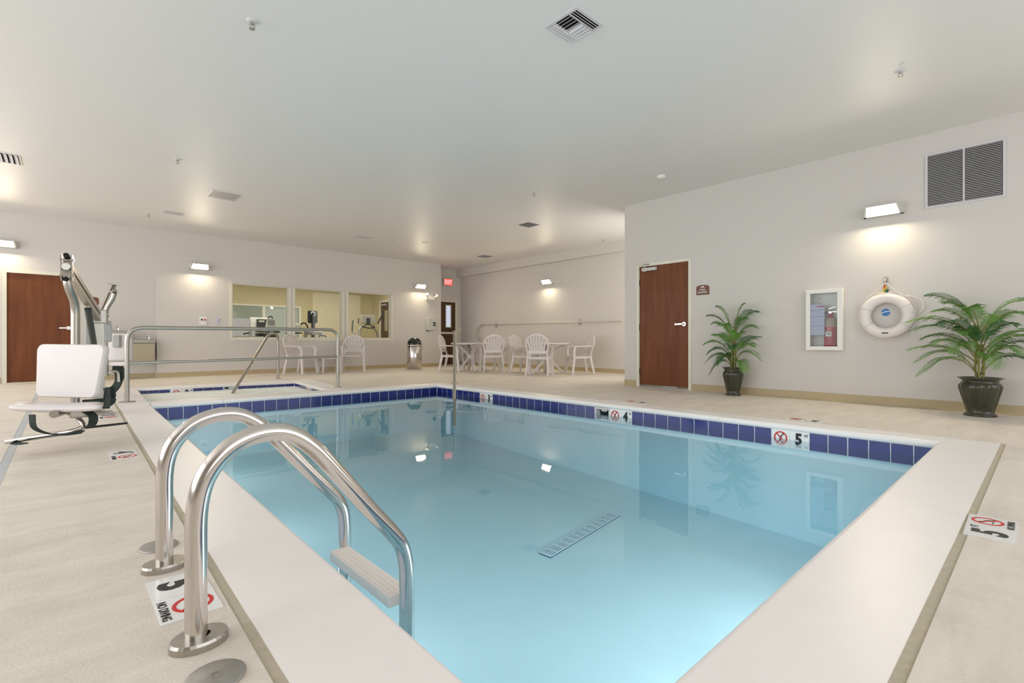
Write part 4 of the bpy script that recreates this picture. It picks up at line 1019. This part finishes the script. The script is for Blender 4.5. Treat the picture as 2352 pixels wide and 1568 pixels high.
# hot tub stair rail
t = thing('tub_hand_rail', 'bent steel stair rail slanting down into the bubbling hot tub', 'rail', (3.20, 10.42, 0)); HO = tuple(t.location)
B(HO).tube(round_path([(3.20, 10.42, 0), (3.20, 10.42, .90), (2.93, 10.06, .89), (2.05, 8.93, -.09), (1.95, 8.8, -.25)], [0, .16, .10, .05, 0], 7), .024, 14).build('rail_tube', M['brushed'], t)
flange(B(HO), 3.20, 10.42, .06, .06, .012).build('flange', M['dullsteel'], t)
# pool corner stair rail, seen end on
t = thing('pool_hand_rail', 'steel stair rail at the far pool corner, seen end on', 'rail', (5.20, 7.205, 0)); HO = tuple(t.location)
B(HO).tube(round_path([(5.20, 7.205, 0), (5.20, 7.205, .87), (4.93, 6.83, .88), (4.43, 6.135, -.14), (4.3, 5.955, -.5)], [0, .12, .12, .05, 0], 7), .024, 14).build('rail_tube', M['brushed'], t)
flange(B(HO), 5.20, 7.205, .06, .06, .012).build('flange', M['dullsteel'], t)

# anchor covers and deck signs
for x, y, lab in ((.253, 1.248, 'flat round steel anchor cover on the deck nearest the camera'), (.262, 2.185, 'flat round steel anchor cover beyond the ladder flanges')):
    t = thing('anchor_cover', lab, 'cover plate', (x, y, 0), 0, 'steel anchor covers')
    B().lathe([(.060, 0), (.060, .004), (.057, .0065), (.0001, .0065)], seg=32).build('plate', M['dullsteel'], t)
    B().annulus((0, 0, .007), .008, .013, 'Z', .002, 20).build('centre_hole', M['brushed'], t)
def deck_sign(loc, rz, label, num):
    """two 6 inch tiles; local +x reading direction, +y up"""
    t = thing('no_diving_tile', label, 'deck sign', loc, rz, 'no diving deck markers')
    B().lohi((-.155, -.073, -.004), (-.0008, .073, .0025)).build('depth_tile', M['tile_white'], t)
    B().lohi((.0008, -.073, -.004), (.155, .073, .0025)).build('warning_tile', M['tile_white'], t)
    text(num, .135, t, (-.082, -.004, .003), (0, 0, 0), bold=.006, sx=.92, depth=.0004)
    text('FT', .034, t, (-.025, .045, .003), (0, 0, 0), bold=.0006, sx=.8, depth=.0004)
    B().annulus((.078, .013, .003), .040, .050, 'Z', .0012).build('warning_ring', M['red'], t)
    B().box((.078, .013, .0034), (.085, .006, .001), rz=-PI/4).build('warning_bar', M['red'], t)
    dv = B().strip([(.055, .028, .0031), (.085, .018, .0031), (.105, -.004, .0031)], .007, .0008)
    dv.disc((.050, .034, .0031), .006, 'Z', .0008, 10).strip([(.05, -.002, .0031), (.11, -.006, .0031)], .003, .0008)
    dv.build('diver_symbol', M['ink'], t)
    text('NO DIVING', .030, t, (.078, -.056, .003), (0, 0, 0), bold=.0008, sx=.78, depth=.0004)
    return t
deck_sign((.264, 1.722, .0), -PI/2, 'white no diving depth tile between the ladder flanges', '5')
deck_sign((.304, 4.11, .0), -PI/2, 'white no diving depth tile in front of the near pool lift', '4')
deck_sign((.345, 6.31, .0), -PI/2, 'white no diving depth tile at the foot of the near pool lift', '3')
deck_sign((2.742, .157, .0), .02, 'white no diving depth tile on the deck at the near end', '5')
deck_sign((5.21, 3.43, .0), PI/2, 'white no diving depth tile on the deck beside the round skimmer lids', '4')
deck_sign((5.185, 1.56, .0), PI/2, 'white no diving depth tile on the deck below the fire extinguisher', '5')
for x, y, lab in ((5.19, 3.74, 'round white skimmer lid on the deck next to the depth tile'), (5.15, 4.06, 'round white skimmer lid on the deck farther from the depth tile')):
    t = thing('skimmer_lid', lab, 'lid', (x, y, 0))
    B().lathe([(.11, 0), (.11, .003), (.105, .005), (.0001, .005)], seg=28).build('lid', M['plastic'], t)
    B().annulus((0, 0, .006), .03, .036, 'Z', .002).build('lid_ring', M['lightgrey'], t)

# ------------------------------------------------------------------ pool lifts
def V(*a): return Vector(a)
def lift1():
    t = thing('pool_lift', 'near pool lift with white seat, raised steel boom and black straps', 'pool lift', (.288, 6.60, 0)); O = tuple(t.location)
    mx, my = .288, 6.60
    B(O).lohi((mx-.11, my-.11, 0), (mx+.11, my+.11, .02), bev=.006).build('base_plate', M['dullsteel'], t)
    B(O).lohi((mx-.045, my-.045, .02), (mx+.045, my+.045, .98), bev=.006).build('mast', M['brushed'], t)
    B(O).box((mx-.072, my+.03, .82), (.07, .10, .22), bev=.01).build('battery_box', M['greyplastic'], t)
    B(O).box((mx+.072, my-.01, .83), (.06, .09, .18), bev=.01).build('control_box', M['greyplastic'], t)
    pv = V(mx, my, 1.0); en = V(.032, 4.80, 1.275)
    d = (en-pv).normalized(); up = d.cross(V(0, 0, 1)).cross(d).normalized(); sd = d.cross(up).normalized()
    B(O).strip([pv+up*.030, en+up*.030], .044, .044, side=sd).build('boom_bar', M['brushed'], t)
    B(O).strip([pv-up*.034, en-up*.034], .044, .044, side=sd).build('boom_bar', M['brushed'], t)
    for s in (-1, 1):
        B(O).strip([en+sd*s*.029-V(0, 0, .095), en+sd*s*.029+V(0, 0, .095)], .046, .007, side=d).build('fork_plate', M['steel'], t)
    pvb = B(O); pvb.box(tuple(pv), (.12, .12, .14), bev=.01); pvb.tube([pv+V(-.08, 0, .02), pv+V(.08, 0, .02)], .02, 10); pvb.build('pivot_bracket', M['brushed'], t)
    for z in (-.05, .06): B(O).tube([en+V(0, 0, z)+sd*-.04, en+V(0, 0, z)+sd*.04], .010, 14).build('pivot_pin', M['steel'], t)
    for z in (-.085, .085): B(O).tube([en+V(0, 0, z)-d*.03, en+V(0, 0, z)+d*.035], .017, 14).build('bar_end', M['void'], t)
    B(O).disc(tuple(en+d*.045), .024, 'Y', .01, 20).build('end_cap', M['label_white'], t)
    B(O).tube([V(mx-.03, my-.06, .62), pv.lerp(en, .42)-up*.08], .026, 12).build('actuator', M['darkplastic'], t)
    B(O).tube([pv.lerp(en, .34)-up*.10, pv.lerp(en, .46)-up*.05], .018, 10).build('actuator_rod', M['steel'], t)
    # seat hanger: short stub up to the boom end, bent pole down behind the back rest
    f = V(-.791, -.611, 0).normalized(); s = V(.611, -.791, 0).normalized()
    bp = V(.038, 4.848, -.02)                     # middle of the back rest
    pole = [en-V(0, 0, .06), en-V(0, 0, .14)+V(.01, 0, 0), V(.080, 4.93, 1.03), V(.080, 4.93, .62), V(.080, 4.93, .22)]
    B(O).tube(round_path(pole, .10, 6), .027, 16).build('hanger_pole', M['brushed'], t)
    def R3(a, b, c): return Matrix((a, b, c)).transposed()
    tilt = V(0, 0, 1)*.985-f*.10; tilt.normalize()
    rot = R3(s, (tilt.cross(s)).normalized(), tilt)
    bb = B(O)
    # rounded, slightly tapering back rest
    bm = bmesh.new(); outl = []
    w1, w0, hh, r = .300, .268, .39, .045
    for cx, cz, a0 in ((w1-r, hh-r, 0), (-(w1-r), hh-r, PI/2), (-(w0-r), r, PI), (w0-r, r, 3*PI/2)):
        for k in range(6): a = a0+PI/2*k/5; outl.append((cx+r*math.cos(a), cz+r*math.sin(a)))
    bm.free()
    loops = []
    for (yy, k) in ((-.024, .965), (-.014, 1.0), (.014, 1.0), (.024, .965)):
        loops.append([bp+V(0, 0, .355)+rot @ V(x*k, yy, hh/2+(z-hh/2)*k) for x, z in outl])
    n = len(outl); vs = [v for l in loops for v in l]; fs = []
    for q in range(3):
        for k in range(n): fs.append((q*n+k, q*n+(k+1) % n, (q+1)*n+(k+1) % n, (q+1)*n+k))
    bb.add(vs, fs, True); bb.add(loops[0], [tuple(range(n))]); bb.add(loops[3], [tuple(range(n))]); bb.build('backrest', M['plastic'], t)
    # seat: contoured pad running forward from the back rest
    NXs, NYs = 14, 10; tops = []; bots = []
    for j in range(NYs+1):
        v = j/NYs
        for i in range(NXs+1):
            u = i/NXs; x = (u-.5)*.61
            edge = 1-max(abs(2*u-1)**8, abs(2*v-1)**8)
            zz = .315+.012*(v-.5)+.012*abs(2*u-1)**2+(.016 if v > .8 else 0)*(1-v)
            base = V(.002, 4.813, 0)+V(-.031, -.392, 0)*v+V(.7373, -.6756, 0)*x
            tops.append(base+V(0, 0, zz-.014*(1-edge))); bots.append(base+V(0, 0, zz-.050+.014*(1-edge)))
    sb = B(O); N = NXs+1; vs = tops+bots; K = len(tops); fs = []
    for j in range(NYs):
        for i in range(NXs):
            a = j*N+i; fs.append((a, a+1, a+N+1, a+N)); fs.append((K+a+N, K+a+N+1, K+a+1, K+a))
    rim = [i for i in range(N)]+[j*N+NXs for j in range(1, NYs+1)]+[NYs*N+i for i in range(NXs-1, -1, -1)]+[j*N for j in range(NYs-1, 0, -1)]
    for k in range(len(rim)):
        a, b2 = rim[k], rim[(k+1) % len(rim)]; fs.append((a, K+a, K+b2, b2))
    sb.add(vs, fs, True); sb.build('seat', M['plastic'], t)
    c = V(.03, 4.50, .045)
    B(O).tube([V(.05, 4.70, .262), V(-.034, 4.375, .272)], .025, 14).tube([c+s*.10+V(0, 0, .225)-f*.15, c+s*.0+V(0, 0, .225)], .026, 12).build('seat_tube', M['brushed'], t)
    B(O).lohi(tuple(c+s*.10+V(-.05, -.05, .19)), tuple(c+s*.10+V(.05, .05, .25)), bev=.01).build('seat_bracket', M['brushed'], t)
    fr = round_path([V(.075, 4.60, .26), V(.065, 4.45, .255), V(.122, 4.375, .17), V(.050, 4.385, .145), V(-.262, 4.60, .09)], .07, 7)
    B(O).tube(fr, .017, 12).build('footrest', M['steel'], t)
    B(O).tube([V(.115, 4.38, .165), V(.355, 4.56, .148)], .008, 8).build('arm_rod', M['black'], t)
    def band(name, pts, w=.042): B(O).strip(spline(pts, 5), w, .004, side=s).build(name, M['greenblack'], t)
    band('strap', [c+s*-.04+f*.18+V(0, 0, .23), c+s*-.03+f*.17+V(0, 0, .14), c+s*.04+f*.10+V(0, 0, .09), c+s*.18+f*.04+V(0, 0, .10)], .05)
    B(O).strip(spline([c+s*.14+V(0, 0, .24), c+s*.21+V(0, 0, .20), c+s*.20+V(0, 0, .14), c+s*.14+V(0, 0, .12)], 5), .06, .006, side=f).build('strap', M['greenblack'], t)
    B(O).strip(spline([c+s*.15+f*.06+V(0, 0, .095), c+s*.0+f*.12+V(0, 0, .08), c+s*-.14+f*.2+V(0, 0, .05), c+s*-.02+f*.24+V(0, 0, .055)], 5), .045, .006, side=f).build('strap', M['greenblack'], t)
    # folded chest strap and buckle behind the seat
    q = V(.222, 4.815, -.06)
    B(O).strip(spline([q+V(-.10, .06, .335), q+V(-.02, .02, .34), q+V(.05, -.03, .36), q+V(.045, -.025, .46)], 5), .07, .02, side=V(0, 0, 1)).build('strap', M['greenblack'], t)
    B(O).box(tuple(q+V(.035, -.02, .38)), (.05, .05, .16), rot=Matrix.Rotation(.12, 3, 'Y'), bev=.012).build('buckle', M['darkplastic'], t)
lift1()
def lift2():
    t = thing('pool_lift', 'farther pool lift beside the hot tub with its seat hanging behind the guard rail', 'pool lift', (.40, 8.80, 0)); O = tuple(t.location)
    mx, my = .40, 8.80
    B(O).lohi((mx-.11, my-.11, 0), (mx+.11, my+.11, .02), bev=.006).build('base_plate', M['dullsteel'], t)
    B(O).lohi((mx-.045, my-.045, .02), (mx+.045, my+.045, 1.08), bev=.006).build('mast', M['brushed'], t)
    B(O).box((mx+.06, my-.05, .92), (.10, .10, .22), bev=.01).build('control_box', M['greyplastic'], t)
    pv = V(mx, my, 1.08); en = V(.505, 8.10, 1.44)
    d = (en-pv).normalized(); up = d.cross(V(0, 0, 1)).cross(d).normalized(); sd = d.cross(up).normalized()
    B(O).strip([pv+up*.03, en+up*.04], .045, .045, side=sd).build('boom_bar', M['brushed'], t)
    B(O).strip([pv-up*.04, en-up*.05], .045, .045, side=sd).build('boom_bar', M['brushed'], t)
    B(O).box(tuple(pv), (.11, .11, .13), bev=.01).build('pivot_bracket', M['brushed'], t)
    for z in (.04, -.06): B(O).tube([en-sd*.05+V(0, 0, z), en+sd*.07+V(0, 0, z)], .012, 10).build('pivot_pin', M['steel'], t)
    B(O).tube([V(mx+.02, my-.05, .66), pv.lerp(en, .4)-up*.08], .024, 10).build('actuator', M['darkplastic'], t)
    hp = [en-V(0, 0, .08), en-V(.02, -.01, .16), V(.42, 8.15, 1.15), V(.42, 8.15, .8), V(.425, 8.15, .30)]
    B(O).tube(round_path(hp, .08, 6), .027, 14).build('hanger_pole', M['brushed'], t)
    f = V(.75, -.66, 0).normalized(); s = V(-.66, -.75, 0).normalized()
    rot = Matrix((s, V(0, 0, 1).cross(s), V(0, 0, 1))).transposed()
    B(O).box((.58, 8.30, .67), (.30, .05, .36), rot=Matrix.Rotation(-PI/4.2, 3, 'Z'), bev=.02).build('backrest', M['plastic'], t)
    B(O).box((.62, 8.26, .455), (.44, .42, .05), rot=Matrix.Rotation(-PI/4.2, 3, 'Z'), bev=.022).build('seat', M['plastic'], t)
    B(O).box((.545, 8.28, .75), (.09, .05, .16), rot=Matrix.Rotation(-PI/4.2, 3, 'Z'), bev=.008).build('side_box', M['greyplastic'], t)
    B(O).tube(spline([(.445, 8.15, .34), (.49, 8.16, .36), (.55, 8.2, .34), (.56, 8.21, .22)]), .018, 10).build('footrest', M['steel'], t)
    B(O).strip(spline([(.50, 8.28, .40), (.545, 8.25, .38), (.56, 8.24, .25), (.535, 8.26, .16), (.49, 8.30, .10), (.46, 8.32, .12)]), .09, .018, side=(.6, -.5, .3)).build('strap', M['greenblack'], t)
    B(O).strip(spline([(.58, 8.22, .42), (.60, 8.2, .34), (.585, 8.21, .25), (.56, 8.23, .2)]), .05, .006, side=(.7, -.6, 0)).build('strap', M['greenblack'], t)
lift2()

# ------------------------------------------------------------------ plastic chairs and tables
def make_chair(label, loc, rz):
    t = thing('plastic_armchair', label, 'chair', loc, rz, 'white plastic armchairs')
    # seat pad with rolled front
    N1, N2 = 12, 10; tp = []; bt2 = []
    for j in range(N2+1):
        v = j/N2; y = .20-.43*v
        for i in range(N1+1):
            u = i/N1; w = .43+.03*v; x = (u-.5)*w
            z = .405+.012*abs(2*u-1)**2-.014*math.sin(PI*min(1, v*1.2))-(.028*((v-.85)/.15)**2 if v > .85 else 0)
            tp.append((x, y, z)); bt2.append((x, y, z-.010))
    K = len(tp); N = N1+1; fs = []
    for j in range(N2):
        for i in range(N1):
            a = j*N+i; fs.append((a, a+1, a+N+1, a+N)); fs.append((K+a+N, K+a+N+1, K+a+1, K+a))
    rim = [i for i in range(N)]+[j*N+N1 for j in range(1, N2+1)]+[N2*N+i for i in range(N1-1, -1, -1)]+[j*N for j in range(N2-1, 0, -1)]
    for k in range(len(rim)): a, b2 = rim[k], rim[(k+1) % len(rim)]; fs.append((a, K+a, K+b2, b2))
    b = B(); b.add(tp+bt2, fs, True)
    for x in (-.215, .215): b.strip([(x, .2, .385), (x*1.05, -.2, .375)], .012, .045, side=(1, 0, 0))
    b.strip([(-.21, .195, .385), (.21, .195, .385)], .012, .05, side=(0, 1, 0)); b.build('seat', M['plastic'], t)
    def by(z): return .195+.22*(z-.40)+.10*max(0, z-.6)**2
    def bp(x, z): return (x, by(z)+.10*(-(x*x))*1.2, z)
    out = [(-.205, .405), (-.212, .50), (-.235, .60), (-.248, .70)]
    arc = [(.248*math.cos(a), .70+.195*math.sin(a)) for a in [PI-PI*k/14 for k in range(1, 14)]]
    outl = out+arc+[(-x, z) for x, z in reversed(out)]
    B().strip([bp(x, z) for x, z in outl], .022, .038, side=(0, 1, 0)).build('back_frame', M['plastic'], t)
    B().strip([bp(x, .515) for x in (-.21, -.1, 0, .1, .21)], .016, .07, side=(0, 1, 0)).build('back_band', M['plastic'], t)
    for k in range(-3, 4):
        xb = k*.046; xt = k*.070; zt = .70+.19*math.sqrt(max(0, 1-(xt/.248)**2))
        pts = [bp(xb+(xt-xb)*q, .54+(zt-.54)*q) for q in (0, .25, .5, .75, 1)]
        B().strip(pts, .008, .043, side=(0, 1, 0)).build('back_slat', M['plastic'], t)
    for s in (-1, 1):
        B().strip(spline([(s*.262, -.20, .615), (s*.272, -.12, .632), (s*.270, .05, .636), (s*.245, .215, .645)], 4), .058, .020, side=(1, 0, 0)).build('armrest', M['plastic'], t)
        B().strip(spline([(s*.262, -.195, .62), (s*.255, -.215, .50), (s*.245, -.205, .40), (s*.262, -.235, .15), (s*.268, -.25, 0)], 3), .042, .050, side=(1, 0, 0)).build('leg', M['plastic'], t)
        B().strip(spline([(s*.215, .185, .42), (s*.222, .205, .30), (s*.245, .27, 0)], 4), .040, .060, side=(1, 0, 0), taper=.75).build('leg', M['plastic'], t)
    return t
def face(dx, dy): return math.atan2(dx, -dy)      # rotation that turns local -y towards (dx, dy)
def dir_rz(dx, dy): return math.atan2(dy, dx)+PI/2
chair0 = None
chairs = [
    ((4.10, 11.72), (.55, -.83), 'white plastic armchair beside the low table, turned towards the bin, under the windows'),
    ((5.41, 11.79), (-.45, -.89), 'white plastic armchair facing the pool under the windows, next to the low table'),
    ((7.23, 10.12), (.62, -.78), 'white plastic armchair in front of the exit door at the farther round table'),
    ((7.74, 9.17), (.50, .87), 'white plastic armchair with its back to the pool at the farther round table'),
    ((8.33, 9.70), (-.95, .10), 'white plastic armchair against the far side of the farther round table, half hidden'),
    ((8.26, 8.55), (.30, -.95), 'white plastic armchair half hidden behind another at the nearer round table'),
    ((7.78, 7.60), (.84, .54), 'white plastic armchair with its fan back to the pool at the nearer round table'),
    ((8.88, 7.37), (-.85, .53), 'white plastic armchair seen side on at the nearer round table by the corner'),
]
for (x, y), (dx, dy), lab in chairs:
    if chair0 is None: chair0 = make_chair(lab, (x, y, 0), dir_rz(dx, dy))
    else: dup(chair0, (x, y, 0), dir_rz(dx, dy), lab)
def round_table(label, x, y, rz):
    t = thing('round_table', label, 'table', (x, y, 0), rz, 'round plastic tables')
    B().lathe([(.0001, .665), (.48, .668), (.505, .672), (.52, .685), (.52, .70), (.505, .712), (.0001, .715)], seg=48).build('tabletop', M['plastic'], t)
    for k in range(4):
        a = PI/4+PI/2*k; c, s = math.cos(a), math.sin(a)
        pts = [(r*c, r*s, z) for r, z in ((.40, .67), (.26, .58), (.13, .45), (.09, .36), (.15, .24), (.27, .11), (.38, 0))]
        B().strip(spline(pts, 3), .075, .05, side=(-s, c, 0)).build('leg', M['plastic'], t)
    B().lathe([(.10, .30), (.11, .32), (.11, .40), (.10, .42)], seg=16).build('hub', M['plastic'], t)
    return t
round_table('round white plastic table nearer the exit door', 7.66, 9.88, .35)
round_table('round white plastic table nearer the equipment door corner', 8.45, 7.98, .15)
t = thing('side_table', 'low square white plastic table between the two chairs under the windows', 'table', (4.80, 11.78, 0), -.15)
B().box((0, 0, .385), (.46, .46, .03), bev=.012).build('tabletop', M['plastic'], t)
B().lohi((-.20, -.20, .33), (.20, .20, .37)).build('apron', M['plastic'], t)
for sx in (-1, 1):
    for sy in (-1, 1): B().strip([(sx*.19, sy*.19, .36), (sx*.205, sy*.205, 0)], .05, .04, side=(1, 0, 0), taper=.75).build('leg', M['plastic'], t)

# rescue pole with shepherd's crook on the table wall
t = thing('rescue_pole', 'long aluminium rescue pole with a looped crook on the wall behind the tables', 'pole', (XBR, 9.2, 1.24), -PI/2)
B().tube([(-2.45, -.05, .025), (2.53, -.05, -.02)], .016, 10).build('pole', M['alu'], t)
B().tube(spline([(-2.45, -.05, .025), (-2.62, -.05, .01), (-2.78, -.06, -.10), (-2.84, -.07, -.25), (-2.74, -.08, -.42), (-2.60, -.09, -.48)]), .009, 8).build('crook', M['brushed'], t)
B().tube(spline([(-2.45, -.06, .02), (-2.55, -.10, -.02), (-2.62, -.12, -.12), (-2.64, -.13, -.28), (-2.56, -.13, -.44)]), .007, 8).build('crook', M['dullsteel'], t)
for x, lab in ((-1.95, 'small steel wall hook at the crook end of the rescue pole'), (1.27, 'small steel wall hook nearest the straight end of the rescue pole')):
    hk = thing('pole_hook', lab, 'hook', (XBR, 9.2-x, 1.22), -PI/2, 'rescue pole hooks')
    B().lohi((-.02, -.008, -.05), (.02, 0, .09), bev=.003).build('plate', M['dullsteel'], hk)
    B().tube(spline([(0, -.005, -.04), (0, -.05, -.06), (0, -.085, -.03), (0, -.088, .07)]), .008, 8).build('hook_arm', M['dullsteel'], hk)
